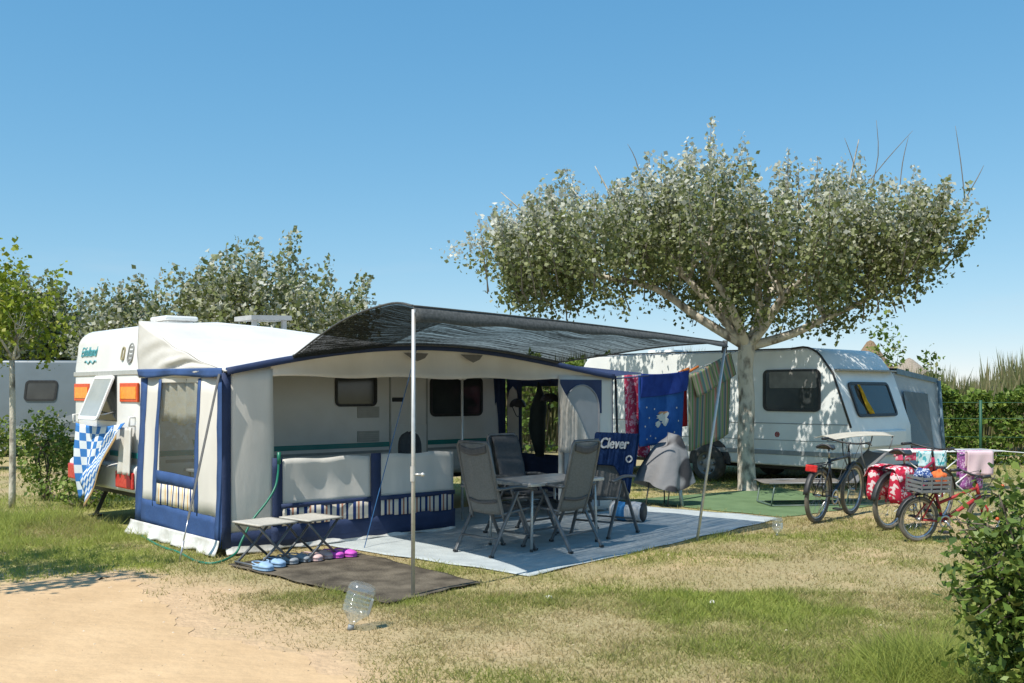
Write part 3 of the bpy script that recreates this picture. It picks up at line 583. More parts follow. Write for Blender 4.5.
# yellow cloth hung in the front window
b = MB()
def fn(u, v):
    s = 0.02+0.10*v*(1.2-v)*1.6; return fO+fX*(-0.42+(u-0.5)*2*s+0.16*v)+fY*(0.27-0.52*v)+Vector((0.04+0.02*math.sin(u*9+v*5),0,0))
b.grid(fn, 10, 14); o = b.build('yellow_cloth', mat('yellow_cloth', (0.62,0.40,0.02), (0.5,0.31,0.015), 9, 0.85, transl=0.2), None, solid=0.006)
o.data.transform(Matrix.Translation(-fO)); o.location = L0+Matrix.Rotation(TH2,3,'Z') @ fO; o.rotation_euler = (0,0,TH2); tag(o, 'yellow cloth hanging in the front window of the right caravan', 'cloth')

# --- caravan far left
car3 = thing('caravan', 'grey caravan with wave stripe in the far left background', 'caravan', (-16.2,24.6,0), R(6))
caravan_body([(0.1,0.4),(0,1.2),(0.25,2.0),(0.6,2.3),(1.2,2.42),(6.0,2.42),(6.5,2.2),(6.7,0.4)], 2.2, mat('shaded_grey_paint', (0.155,0.19,0.215), (0.14,0.17,0.19), 2, 0.35), car3, 0.08)  # shade on this caravan is put into a darkened grey-white paint
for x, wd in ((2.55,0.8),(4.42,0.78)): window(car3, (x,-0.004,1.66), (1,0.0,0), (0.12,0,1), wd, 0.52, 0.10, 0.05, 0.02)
b = MB(); b.prism([(3.6,-0.008,0.75),(4.6,-0.008,0.88),(5.6,-0.008,1.2),(6.5,-0.008,1.62),(6.55,-0.008,1.5),(5.7,-0.008,1.05),(4.7,-0.008,0.75),(3.6,-0.008,0.68)], (0,0.012,0)); b.build('wave_stripe', mat('grey_wave_paint', (0.25,0.28,0.30)), car3, fixn=True)
b = MB(); b.box2((0.2,-0.01,0.5),(6.6,0.02,0.56)); b.build('trim_strip', trimg, car3)
wheel_part(car3, (3.4,0.1,0.33), 0.33, 0.19)

# ------------------------------------------------------------------ awning (local x along its front, y towards the caravan)
aw = thing('awning_tent', 'cream awning tent with navy bands and open front beside the white caravan', 'awning', A, TH)
LN = 5.65; DP = 2.2
def arch(t): 
    t = max(0, min(1, t/LN)); return 1.845+0.31*math.sin(PI*t**0.88)**1.15
def railz(t): return 2.46-0.075*max(0, t-1.3)
def roofz(t, wv): 
    s = wv/DP; z = arch(t)*(1-s)+railz(t)*s; return z-0.05*math.sin(PI*s)*(1+0.5*math.sin(t*2.1))+0.012*math.sin(9*wv+2.5*t)*math.sin(PI*s)
b = MB(); b.grid(lambda u, v: (-0.02+u*(LN+0.04), -0.03+v*(DP+0.02), roofz(u*LN, v*DP)), 56, 24); b.build('roof', canvas_roof, aw, solid=0.004)
# soft end gables above the eave line, with sagging folds
def gable(x, sgn):
    b = MB()
    def fn(u, v):
        y = u*DP; zt = roofz(0 if sgn < 0 else LN, y); zb = 1.80; z = zb+(zt-zb)*v
        fold = (0.014*math.sin(17*(u+0.45*v))+0.010*math.sin(31*(u+0.55*v)+1))*math.sin(PI*v)*(0.25+0.9*math.sin(PI*u))
        bul = 0.015*math.sin(PI*v)*u
        return (x+sgn*(bul+fold), y, z)
    b.grid(fn, 40, 16); return b.build('gable', canvas_roof, aw, solid=0.004)
gable(-0.02,-1); gable(LN+0.02,1)
b = MB()
b.grid(lambda u, v: (-0.04-0.02*math.sin(u*17)*v, u*DP, 1.795+0.085*(1-v)-0.012*math.sin(PI*u*3)*v+0.02*u), 40, 3); b.build('eave_band', navy_lit, aw, solid=0.006)
b = MB(); b.grid(lambda u, v: (u*LN, -0.035-0.01*v, arch(u*LN)+0.035-0.07*v), 60, 2); b.build('eave_band', navy, aw, solid=0.006)
b = MB(); b.tube([(t*LN/40,-0.02,arch(t*LN/40)+0.02) for t in range(41)], 0.02, 6); b.build('eave_cord', navy_lit, aw)
# left side wall with window
def side(y, z, off=0.0):  # canvas leans out slightly at the foot
    return (-0.06*(1-z/1.8)-off+0.012*math.sin(y*5+z*2)+0.006*math.sin(y*17+z*9)*math.sin(z*4), y, z)
WY0, WY1, WZ0, WZ1 = 0.60, 1.58, 0.72, 1.74
b = MB()
for (y0,y1,z0,z1) in ((0.12,WY0,0.36,1.80),(WY1,2.02,0.36,1.80),(WY0,WY1,WZ1,1.80),(WY0,WY1,0.36,WZ0)):
    b.grid(lambda u, v: side(y0+(y1-y0)*u, z0+(z1-z0)*v), 8, 8)
b.build('side_wall', canvas, aw, solid=0.003)
b = MB(); b.grid(lambda u, v: side(WY0+(WY1-WY0)*u, WZ0+(WZ1-WZ0)*v), 8, 8); swin = b.build('side_window', clear, aw)
b = MB()
def strip(b, y0, z0, y1, z1, wd, off=0.006):
    d = Vector((0, y1-y0, z1-z0)); n = Vector((0, -d.z, d.y)).normalized()*wd/2
    b.grid(lambda u, v: side(y0+(y1-y0)*v+n.y*(2*u-1), z0+(z1-z0)*v+n.z*(2*u-1), off), 2, 10)
strip(b, WY0-0.03, 0.36, WY0, 1.78, 0.085); strip(b, WY1+0.12, 0.36, WY1+0.0, 1.78, 0.085)
strip(b, WY0, 0.68, WY1+0.05, 0.70, 0.14, 0.008); b.build('window_band', navy_lit, aw, solid=0.003)
for y_, z_, w_ in ((0.065,0.09,0.15),(2.10,0.16,0.20)): b = MB(); strip(b, y_, z_, y_, 1.80, w_, 0.004); b.build('corner_band', navy_lit, aw, solid=0.003)
b = MB(); b.grid(lambda u, v: side(0.14+1.86*u, 0.10+0.05*u+(0.28)*v, 0.005), 14, 4); b.build('lower_band', navy_lit, aw, solid=0.003)
b = MB(); b.grid(lambda u, v: side(WY1+0.03-(WY1-WY0)*u, 0.40+0.225*v, 0.010), 10, 3); b.build('striped_pocket', pocket_s, aw, solid=0.003)
b = MB(); b.grid(lambda u, v: (0.03+0.02*math.sin(u*30), WY0-0.03+(WY1-WY0+0.06)*u, 1.30+0.48*v+0.02*math.sin(u*9)*(1-v)), 40, 4); b.build('curtain', curtain_m, aw, solid=0.003)
def skirt(b, p, q, out, h, n=24):
    p, q = Vector(p), Vector(q); o = Vector(out)
    b.grid(lambda u, v: p+(q-p)*u+Vector((0,0,h*(1-v)))+o*(v**1.6)*(0.05+0.025*math.sin(u*21)+0.02*math.sin(u*47))+Vector((0,0,0.006+0.010*(1+math.sin(u*33))*v)), n, 6)
b = MB(); skirt(b, (-0.078,-0.02,0), (-0.078,2.30,0), (-1,0,0), 0.16, 40); b.build('mud_skirt', skirtm, aw, solid=0.003)
b = MB(); skirt(b, (0.0,0.0,0), (2.9,0.02,0), (0,-0.6,0), 0.09, 40); b.build('mud_skirt', skirtm, aw, solid=0.003)
# front: left panel, gable strip, low walls, right panel with arched door
b = MB(); b.grid(lambda u, v: (0.05+0.50*u-0.03*u*v+0.0*v, 0.01-0.02*math.sin(PI*v)*math.sin(PI*u), 0.22+1.66*v), 8, 12); b.build('front_panel', canvas, aw, solid=0.003)
b = MB(); b.grid(lambda u, v: (0.0+0.56*u, 0.0, 0.06+0.17*v), 8, 2); b.build('lower_band', navy, aw, solid=0.004)
b = MB(); b.grid(lambda u, v: (-0.045+0.10*u, -0.012+0.01*u, 0.08+1.75*v), 2, 8); b.build('corner_band', navy, aw, solid=0.004)
b = MB(); b.grid(lambda u, v: (0.5+(LN-0.5)*u, 0.012+0.05*math.sin(PI*v)*math.sin(PI*u), 1.80+0.012*math.sin(u*25)*(1-v)+(arch(0.5+(LN-0.5)*u)-1.80)*v), 50, 6); b.build('front_valance', canvas, aw, solid=0.003)
for x0, x1 in ((2.15,2.50),(2.98,3.32)):
    b = MB(); xc = (x0+x1)/2; b.prism([(x0,-0.012,2.085),(x1,-0.012,2.085),(x1-0.06,-0.03,2.03),(xc,-0.04,1.99),(x0+0.08,-0.03,2.03)], (0,0.004,0)); b.build('vent_flap', mat('grey_vent_mesh', (0.22,0.20,0.17), None, 20, 0.9), aw, fixn=True)
for x0, x1 in ((0.62,1.72),(1.84,2.88)):
    b = MB(); b.grid(lambda u, v: (x0+(x1-x0)*u, 0.005+0.025*math.sin(PI*v)*math.sin(PI*u)+0.006*math.sin(u*19), 0.45+0.49*v+0.008*math.sin(u*11)*v), 20, 8); fw = b.build('front_wall', canvas, aw, solid=0.003)
    b = MB(); b.grid(lambda u, v: (x0+(x1-x0)*u, -0.006+0.008*math.sin(u*13), 0.25+0.19*v), 20, 3); b.build('striped_pocket', pocket, fw, solid=0.003)
    b = MB(); b.grid(lambda u, v: (x0-0.01+(x1-x0+0.02)*u, -0.011, 0.43+0.05*v), 8, 1); b.build('pocket_hem', navy, fw, solid=0.004)
b = MB()
b.grid(lambda u, v: (0.5+2.4*u, -0.003+0.004*math.sin(u*31), 0.045+0.215*v), 30, 3)
for x0, x1 in ((0.51,0.625),(1.715,1.845)): b.grid(lambda u, v: (x0+(x1-x0)*u, -0.006, 0.26+0.70*v), 2, 6)
b.build('navy_border', navy, aw, solid=0.004)
b = MB(); b.grid(lambda u, v: (4.62+1.03*u, 0.01+0.02*math.sin(PI*u)*math.sin(PI*v), 0.05+1.8*v), 10, 12); b.build('front_panel', canvas, aw, solid=0.003)
b = MB(); b.prism([(4.64,-0.008,1.80),(4.64,-0.008,1.35),(5.42,-0.008,1.35),(5.42,-0.008,1.80)], (0,0.006,0)); b.build('navy_border', navy, aw, fixn=True)
b = MB(); dp = [(4.70,0.1),(5.36,0.1)]+[(5.03+0.33*math.cos(R(a)), 1.40+0.33*math.sin(R(a))) for a in range(0,181,12)]
b.prism([(x,-0.014,z) for x, z in dp], (0,0.005,0)); dpn = b.build('arched_door', mat('grey_door_cloth', (0.44,0.45,0.46), (0.38,0.39,0.40), 4, 0.8, transl=0.2), aw, fixn=True)
b = MB(); b.tube([(x,-0.018,z) for x, z in dp[1:]]+[(4.70,-0.018,0.1)], 0.010, 6); b.build('zip', mat('zip_grey', (0.25,0.26,0.28)), dpn)
b = MB(); b.grid(lambda u, v: (4.62-0.02*v+0.0*u+0.25*u*(1-v), -0.02-0.42*u*(1-v)+0.02*math.sin(v*9), 0.85+0.95*v), 6, 12); b.build('door_flap', canvas, aw, solid=0.003)
# right end wall: navy frame, clear window, beige arched panel
b = MB()
for (y0,y1,z0,z1) in ((0.0,0.85,0.05,1.84),(1.86,2.2,0.05,2.1),(0.85,1.86,1.72,2.0),(0.85,1.86,0.05,0.72)): b.grid(lambda u, v: (LN, y0+(y1-y0)*u, z0+(z1-z0)*v), 4, 4)
b.build('end_wall', navy, aw, solid=0.003)
b = MB(); b.grid(lambda u, v: (LN, 0.85+1.01*u, 0.72+1.0*v), 4, 4); b.build('end_window', clear, aw)
b = MB(); b.prism([(LN-0.02,y,z) for y, z in [(1.92,0.3),(2.17,0.3),(2.17,1.5),(2.12,1.66),(2.05,1.72),(1.97,1.66),(1.92,1.5)]], (0.01,0,0)); b.build('beige_flap', canvas, aw, fixn=True)
# dark inner tent wall hides the gap between caravan end and end wall
b = MB(); b.grid(lambda u, v: (5.35+0.3*u, DP+0.02+0.02*math.sin(u*20), 0.05+2.05*v), 10, 4); b.build('inner_curtain', navy, aw, solid=0.003)
# poles, strap, ropes
b = MB(); b.tube([(3.45,0.55,0.02),(3.45,0.55,1.80)], 0.016, 8); b.tube([(3.33,0.55,1.90),(3.36,0.55,1.83),(3.45,0.55,1.795),(3.54,0.55,1.83),(3.57,0.55,1.90)], 0.013, 8, smooth_path=4); b.build('pole', alu, aw)
b = MB(); b.tube([(0.05,0.05,0.02),(0.05,0.05,1.82)], 0.016, 8); b.tube([(5.6,0.05,0.02),(5.6,0.05,1.82)], 0.016, 8); b.tube([(0.05,0.05,1.82),(5.6,0.05,1.82)], 0.014, 8); b.tube([(0.05,0.05,1.82),(0.05,2.15,2.35)], 0.014, 8); b.tube([(5.6,0.05,1.82),(5.6,2.15,2.08)], 0.014, 8); b.build('frame', alu, aw)
MI = Matrix.Translation(A) @ Matrix.Rotation(TH, 4, 'Z'); MI = MI.inverted()
p0 = Vector((-0.08,-0.03,1.82)); p1 = MI @ gp(179,562); m1 = p0.lerp(p1, 0.78)
strapm = mat('grey_webbing', (0.10,0.10,0.10), (0.14,0.14,0.14), 30, 0.8)
b = MB(); b.bar(p0, m1, 0.045, 0.005, 0, (1,0,0)); st = b.build('storm_strap', strapm, aw)
b = MB(); b.tube([m1, m1.lerp(p1, 0.55)], 0.006, 6); b.tube([m1.lerp(p1, 0.5), p1+Vector((0,0,-0.03))], 0.010, 6, 0); b.build('tension_spring', steel, st)
q0 = MI @ Vector((-1.02,8.75,2.2)); q1 = MI @ gp(364,549)
tb = MI @ gp(405,352, 2.1); 
b = MB(); b.tube([(2.3,-0.05,2.12), q1], 0.005, 6); b.build('guy_rope', mat('blue_rope', (0.05,0.18,0.42), None, 30, 0.7), aw)
b = MB(); b.tube([(LN+0.03,-0.02,1.82),(LN+0.35,-0.35,1.86)], 0.012, 6); b.poly([(LN,0.0,1.85),(LN,1.2,2.05),(LN+0.45,-0.15,1.90)]); b.poly([(LN,1.2,2.05),(LN,0.0,1.85),(LN+0.45,-0.15,1.895)]); b.build('corner_flap', navy, aw)
b = MB(); b.tube([(LN+0.16,0.1,1.86),(LN+0.30,0.15,0.0)], 0.018, 8); b.build('pole', black, aw)

# ------------------------------------------------------------------ shade net
sh = thing('shade_canopy', 'black mesh shade net stretched over the terrace on two slim poles', 'shade net', (0,0,0))
MA = MI.inverted()
def onarch(t): q = MA @ Vector((t,-0.06,arch(t)+0.03)); return q
Pa = gp(413,598); Pa.z = 0; Pa_top = Vector((-0.79,7.97,2.33)); Pb_top = Vector((2.41,11.3,2.20))
lc = [onarch(0.72), Vector((-1.62,9.4,2.285)), Vector((-1.04,8.45,2.375)), Pa_top]
rc = [onarch(4.55), onarch(4.6).lerp(Pb_top, .33)+Vector((0,0,0.03)), onarch(4.6).lerp(Pb_top, .66)+Vector((0,0,0.03)), Pb_top]
def cr_(P, t):
    n = len(P)-1; i = min(int(t*n), n-1); f = t*n-i; p0, p1, p2, p3 = P[max(i-1,0)], P[i], P[i+1], P[min(i+2,n)]
    return 0.5*((2*p1)+(p2-p0)*f+(2*p0-5*p1+4*p2-p3)*f*f+(3*p1-p0-3*p2+p3)*f**3)
def netf(u, v):   # v from awning (0) to front edge (1), u from left to right
    l, r = cr_(lc, v), cr_(rc, v); p = l.lerp(r, u)
    back = onarch(0.72+(4.55-0.72)*u); p.z += (back.z-(lc[0].z*(1-u)+rc[0].z*u))*(1-v)**1.3
    p.z += -0.10*math.sin(PI*u)*math.sin(PI*min(1, v*1.0))*0.6+0.015*math.sin(u*24+v*3)*math.sin(PI*v)+0.02*math.sin(PI*u)*v
    return p
b = MB(); b.grid(netf, 60, 40); b.build('net', netm, sh)
b = MB(); b.grid(lambda u, v: netf(u*(0.30-0.14*v), v)+Vector((0,0,-0.02-0.02*math.sin(PI*u))), 24, 40); b.build('net_fold', netm, sh)
b = MB(); b.grid(lambda u, v: netf(u, 1.0)+Vector((0.03*v,-0.03*v,-(0.135-0.085*u)*v+0.008*math.sin(u*37)*v)), 50, 2); b.build('hem', nethem, sh, solid=0.004)
b = MB(); b.tube([netf(u/40, 0)+Vector((0,0,0.0)) for u in range(41)], 0.02, 6); b.tube([netf(0, v/20) for v in range(21)], 0.010, 6); b.tube([netf(1, v/20) for v in range(21)], 0.010, 6); b.tube([netf(u/40,1) for u in range(41)], 0.008, 6); b.build('cord', nethem, sh)
b = MB(); b.tube([Pa, Vector((-0.785,7.97,2.30))], 0.0165, 10); b.lathe([(0.022,0),(0.022,0.12)],10,0,Matrix.Translation(Vector((-0.79,7.97,0.93)))); b.tube([(-0.785,7.97,0.985),(-0.72,7.955,0.985)],0.010,6); b.ball((-0.71,7.952,0.985),0.018,8); b.build('pole', alu, sh)
Pb = gp(697,541); b = MB(); b.tube([Pb, Pb_top+Vector((0,0,-0.03))], 0.0155, 10); b.build('pole', alu, sh)
b = MB(); b.tube([Pb_top+Vector((-0.01,0.02,-0.12)), Pb_top+Vector((0,0,0.02))], 0.03, 8); b.build('pole_sleeve', nethem, sh)

# ------------------------------------------------------------------ terrace furniture
E1 = Vector((math.cos(R(44)), math.sin(R(44)), 0)); E2 = Vector((-E1.y, E1.x, 0)); TN = Vector((0.19,10.08,0))
tl, tw = 1.12, 0.72
tc_ = TN+E1*tl/2+E2*tw/2
tb = thing('dining_table', 'folding camping table with pale grey top between the four chairs', 'table', tc_, R(44))
b = MB(); b.box((0,0,0.705),(tl,tw,0.022)); b.build('table_top', mat('pale_table_laminate', (0.46,0.45,0.43), (0.38,0.37,0.36), 9, 0.35), tb, bevel=0.008)
b = MB(); b.box((0,tw/2-0.005,0.695),(tl+0.01,0.022,0.03)); b.box((0,-tw/2+0.005,0.695),(tl+0.01,0.022,0.03)); b.box((tl/2-0.005,0,0.695),(0.022,tw-.04,0.03)); b.box((-tl/2+0.005,0,0.695),(0.022,tw-.04,0.03)); b.build('apron', alu, tb, bevel=0.004)
for sx in (-1,1):
    for sy in (-1,1):
        b = MB(); b.tube([(sx*(tl/2-0.08),sy*(tw/2-0.06),0.69),(sx*(tl/2-0.06),sy*(tw/2-0.05),0.02)],0.014,8); l = b.build('leg', alu, tb)
        b = MB(); b.tube([(sx*(tl/2-0.06),sy*(tw/2-0.05),0.0),(sx*(tl/2-0.06),sy*(tw/2-0.05),0.04)],0.018,8); b.build('foot_cap', black, l)
def make_chair():
    t = thing('camping_chair', 'x', 'chair', (0,0,0), 0, 'grey folding chairs round the table')
    HW = 0.27
    B0 = Vector((0,-0.14,0.40)); B1 = Vector((0,-0.33,1.11))
    b = MB()
    def back(u, v): return B0.lerp(B1, v)+Vector(((u-0.5)*0.44, -0.035*math.sin(PI*u)*(1-0.3*v)-0.02*math.sin(PI*v), 0))
    b.grid(back, 12, 16); bk = b.build('backrest', sling, t, solid=0.004)
    chm = mat('charcoal_sling', (0.10,0.10,0.105), (0.075,0.075,0.08), 50, 0.8)
    b = MB(); b.grid(lambda u, v: back(0.06+0.88*u, 0.88+0.10*v-0.05*math.sin(PI*u))+Vector((0,-0.010,0)), 12, 3); b.build('headrest_band', chm, bk, solid=0.003)
    b = MB(); b.grid(lambda u, v: back(0.03+0.94*u, 0.17+0.045*v-0.03*math.sin(PI*u))+Vector((0,-0.010,0)), 12, 2); b.build('lumbar_band', chm, bk, solid=0.003)
    b = MB(); x = 0.235
    b.tube([B0+Vector((-x,0.02,-0.06)), B0+Vector((-x,0,0)), B0.lerp(B1,.5)+Vector((-x,-0.015,0)), B1+Vector((-x,0,-0.02)), B1+Vector((-x+0.03,0,0.012)), B1+Vector((x-0.03,0,0.012)), B1+Vector((x,0,-0.02)), B0.lerp(B1,.5)+Vector((x,-0.015,0)), B0+Vector((x,0,0)), B0+Vector((x,0.02,-0.06))], 0.0165, 8); b.build('back_frame', greytube, t)
    b = MB(); b.grid(lambda u, v: ((u-0.5)*0.46, -0.15+0.47*v, 0.415+0.04*v-0.025*math.sin(PI*u)-0.015*math.sin(PI*v)), 10, 10); b.build('seat', sling, t, solid=0.004)
    b = MB(); b.tube([(-0.24,-0.16,0.405),(-0.24,0.31,0.452),(-0.20,0.34,0.452),(0.20,0.34,0.452),(0.24,0.31,0.452),(0.24,-0.16,0.405)],0.0155,8); b.build('seat_frame', greytube, t)
    for s in (-1,1):
        b = MB(); b.bar((s*HW,0.03,0.625),(s*HW,-0.33,0.012),0.024,0.036,0,(1,0,0)); l = b.build('leg', greytube, t, bevel=0.006)
        b = MB(); b.box((s*HW,-0.33,0.012),(0.032,0.05,0.024)); b.build('foot_cap', black, l, bevel=0.005)
        b = MB(); b.bar((s*(HW-0.028),0.0,0.625),(s*(HW-0.028),0.31,0.012),0.024,0.036,0,(1,0,0)); l = b.build('leg', greytube, t, bevel=0.006)
        b = MB(); b.box((s*(HW-0.028),0.31,0.012),(0.032,0.05,0.024)); b.build('foot_cap', black, l, bevel=0.005)
        b = MB(); b.grid(lambda u, v: (s*HW+(u-0.5)*0.05, -0.24+0.53*v, 0.668-0.012*math.cos(PI*2*v)-0.03*v+0.012*math.sin(PI*u)), 4, 10); b.build('armrest', greytube, t, solid=0.022)
    b = MB(); b.tube([(-HW,-0.24,0.17),(HW,-0.24,0.17)],0.011,8); b.tube([(-HW+.03,0.22,0.17),(HW-.03,0.22,0.17)],0.011,8); b.build('crossbar', greytube, t)
    return t
ch0 = make_chair()
def put_chair(x, y, fx, fy, label, first=False):
    c = ch0 if first else copy_tree(ch0); c.location = (x, y, 0.018); c.rotation_euler = (0,0,math.atan2(-fx, fy)); c['label'] = label; return c
put_chair(-0.15,10.20,0.72,0.69, 'pale backed grey folding chair at the left end of the table', True)
chB = put_chair(0.12,11.48,0.73,-0.68, 'grey folding chair with dark quilted cushion on the far side of the table')
chC = put_chair(0.51,10.46,-0.77,0.64, 'grey folding chair on the near side of the table, right in front of its top')
chD = put_chair(1.04,11.42,-0.57,-0.82, 'grey folding chair with a navy towel over its back')
b = MB(); b.grid(lambda u, v: ((u-0.5)*0.42, -0.115-0.19*v+0.022+0.010*math.sin(PI*2.99*v)**2, 0.46+0.645*v), 8, 18); b.grid(lambda u, v: ((u-0.5)*0.42, -0.10+0.42*v, 0.465+0.01*math.sin(PI*3*v)**2), 8, 10); b.build('cushion', sling_d, chB, solid=0.02)
# navy towel with white lettering over chair D
towel_n = mat('navy_towel', (0.014,0.036,0.115), (0.018,0.046,0.14), 12, 0.95, 0.5, 120, spec=0.1)
tD = thing('towel', 'navy blue towel with white lettering draped over a chair back', 'towel', chD.location, chD.rotation_euler.z)
bu = Vector((0,-0.19,0.71)).normalized(); bf = Vector((0,0.71,0.19)).normalized(); top = Vector((0,-0.33,1.13))
b = MB()
def fn(u, v):
    L = v*(0.80+0.32*max(0,u-0.55)/0.45)
    x = -(u-0.5)*0.56
    if L < 0.38: p = top-bu*(0.38-L)-Vector((0,0.03,0))*1.0
    elif L < 0.42: p = top+Vector((0,-0.03+0.055*(L-0.38)/0.04,0.012*math.sin(PI*(L-0.38)/0.04)))
    else: p = top-bu*(L-0.42)+bf*0.027
    return p+Vector((x,0,0))+bf*(0.006*math.sin(u*16)*v)
b.grid(fn, 24, 44); b.build('cloth', towel_n, tD, solid=0.006)
Mt = Matrix(((-1,0,0,0.0),(0,bu.y,bf.y,0),(0,bu.z,bf.z,0),(0,0,0,1)))
o0 = top-bu*0.180+bf*0.048+Vector((0.185,0,0)); Mt.translation = o0; Mt = Mt @ Matrix.Diagonal((0.80,1,1,1))
text_mesh('lettering', 'Clever', 0.172, mat('white_print', (0.72,0.73,0.74), None, 9, 0.9), tD, Mt, 0.003, 0.12, 0.006)
b = MB(); qo = top-bu*0.30+bf*0.048+Vector((-0.225,0,0)); frame_ring(b, qo, (-1,0,0), bu, 0.09, 0.09, 0.049, 0.018, 0.004); b.build('ring_emblem', MATS['white_print'], tD, fixn=True)
# stools
def make_stool():
    t = thing('folding_stool', 'x', 'stool', (0,0,0), 0, 'folding stools in front of the awning')
    b = MB(); b.grid(lambda u, v: ((u-0.5)*0.42, (v-0.5)*0.45, 0.40-0.015*math.sin(PI*u)*math.sin(PI*v)), 10, 8); b.build('seat', stoolm, t, solid=0.016)
    for sy, off in ((-1,0.0),(1,0.0)):
        for a in (-1,1):
            y = sy*(0.195-0.018*(a > 0)); b = MB(); b.tube([(a*0.19,y,0.385),(a*0.02,y,0.20),(-a*0.20,y,0.012)],0.0125,8); b.build('leg', greytube, t)
    b = MB()
    for a in (-1,1): b.tube([(a*0.20,-0.19,0.03),(a*0.20,0.19,0.03)],0.011,8); b.tube([(a*0.19,-0.195,0.385),(a*0.19,0.195,0.385)],0.0125,8)
    b.build('crossbar', greytube, t); return t
s0 = make_stool(); c = gp(265,522,0.42); s0.location = (c.x, c.y, 0.022); s0.rotation_euler = (0,0,R(47)); s0['label'] = 'folding stool with pale cloth seat, left one by the green hose'
s1 = copy_tree(s0); c = gp(311,517.5,0.42); s1.location = (c.x, c.y, 0.022); s1.rotation_euler = (0,0,R(50)); s1['label'] = 'folding stool with pale cloth seat behind the pink clogs'
# clogs
def make_clog(name, m, mi_):
    t = thing(name, 'x', 'shoe', (0,0,0))
    def wdt(s):  # half width along the length, s 0 heel .. 1 toe
        return 0.034+0.020*math.sin(PI*min(1,s*0.85+0.05))**1.2+0.006*s if s < 0.97 else 0.03
    L = 0.25; b = MB(); ol = []
    for k in range(21): s = k/20; ol.append((s, wdt(s)*(math.sqrt(max(0,1-((s-0.82)/0.18)**2)) if s > 0.82 else (math.sqrt(max(0,1-((0.14-s)/0.14)**2)) if s < 0.14 else 1))))
    pts = [(w_, s*L-L/2, 0.0) for s, w_ in ol]+[(-w_, s*L-L/2, 0.0) for s, w_ in reversed(ol[1:-1])]
    b.prism(pts, (0,0,0.028)); b.build('sole', m, t, bevel=0.006, fixn=True)
    b = MB()
    def cap(u, v):
        s = 0.50+0.49*v; i = min(int(s*20), 19); f = s*20-i; w_ = ol[i][1]*(1-f)+ol[i+1][1]*f; a = PI*u
        return (math.cos(a)*w_*1.02, s*L-L/2, 0.026+math.sin(a)**0.7*(0.046-0.030*v**2)*(1 if v < .99 else .2))
    b.grid(cap, 14, 12); b.build('upper', m, t, solid=0.006)
    b = MB(); n = [p for p in range(len(ol)) if ol[p][0] <= 0.56]; rim = [(ol[k][1], ol[k][0]*L-L/2) for k in reversed(n)]+[(-ol[k][1], ol[k][0]*L-L/2) for k in n[1:]]
    cnt = len(rim)
    b.grid(lambda u, v: (rim[min(int(u*(cnt-1)+.5),cnt-1)][0], rim[min(int(u*(cnt-1)+.5),cnt-1)][1], 0.026+v*(0.012+0.026*abs(2*u-1)**2)), cnt-1, 2); b.build('heel_rim', m, t, solid=0.006)
    b = MB(); b.prism([(x*0.86, y, 0.0285) for x, y in [(p[0],p[1]) for p in pts if p[1] < 0.05]], (0,0,0.002)); b.build('opening_shade', mi_, t, fixn=True)  # dark insert paints the shade inside the opening
    b = MB(); b.tube([(0.052,0.012,0.05),(0.05,-0.05,0.056),(0.032,-0.115,0.060),(0,-0.132,0.061),(-0.032,-0.115,0.060),(-0.05,-0.05,0.056),(-0.052,0.012,0.05)],0.006,6,smooth_path=4); b.build('strap', m, t)
    return t
dk = mat('clog_opening_shade', (0.03,0.03,0.035), None, 9, 0.9)
clogs = [('blue', 'pale blue', (0.30,0.46,0.66), [((263,566),'pale blue clog, outer one at the left end of the shoe row'),((275,562),'pale blue clog beside the grey pair')]),
 ('grey', 'dark grey', (0.30,0.33,0.36), [((288,559),'grey clog next to the pale blue pair'),((300,557),'grey clog next to the pale pink pair')]),
 ('pink', 'pale pink', (0.72,0.50,0.47), [((312,556),'pale pink clog next to the grey pair'),((323,553.5),'pale pink clog next to the magenta pair')]),
 ('magenta', 'magenta', (0.66,0.10,0.56), [((333.5,553),'magenta clog beside the pale pink pair'),((346,552),'magenta clog at the right end of the shoe row')])]
for nm, _, col_, lst in clogs:
    m_ = mat(nm+'_foam', col_, None, 20, 0.6); t = None
    for k, ((px, py), lb) in enumerate(lst):
        t = make_clog('clog', m_, dk if nm != 'grey' else black) if k == 0 else copy_tree(t)
        g = gp(px, py+7); t.location = (g.x, g.y, 0.030); t.rotation_euler = (0,0,R(-132+rng.random()*12)); t['label'] = lb; t['group'] = 'clogs in a row on the brown mat'
# upside down jugs that cover the tent pegs
def make_jug(label, loc, sc, tilt, ax_, grp='clear jugs covering tent pegs'):
    t = thing('plastic_jug', label, 'bottle', loc, 0, grp); t.rotation_euler = (tilt*ax_[0], tilt*ax_[1], R(20)); t.scale = (1,1,1)
    pr = [(0.018,0.035),(0.020,0.05),(0.05,0.085),(0.085,0.12)]
    for k in range(5): z = 0.125+0.03*k; pr += [(0.098,z),(0.094,z+0.012),(0.094,z+0.018),(0.098,z+0.03)]
    pr += [(0.098,0.285),(0.090,0.315),(0.065,0.332),(0.02,0.328),(0.0,0.326)]
    pr = [(r*sc, z*sc) for r, z in pr]; b = MB(); b.lathe(pr, 28); b.build('bottle_body', bottle_m, t)
    b = MB(); b.lathe([(0,0.0),(0.022*sc,0.0),(0.022*sc,0.035*sc),(0.018*sc,0.036*sc)], 16); b.build('cap', mat('grey_cap', (0.25,0.27,0.28), None, 9, 0.5), t, fixn=True)
    b = MB(); b.grid(lambda u, v: (0.0995*sc*math.cos(-0.9+1.2*u), 0.0995*sc*math.sin(-0.9+1.2*u), sc*(0.14+0.10*v)), 10, 2); b.build('paper_label', mat('white_paper_label', (0.72,0.72,0.70), (0.6,0.62,0.62), 12, 0.7), t)
    return t
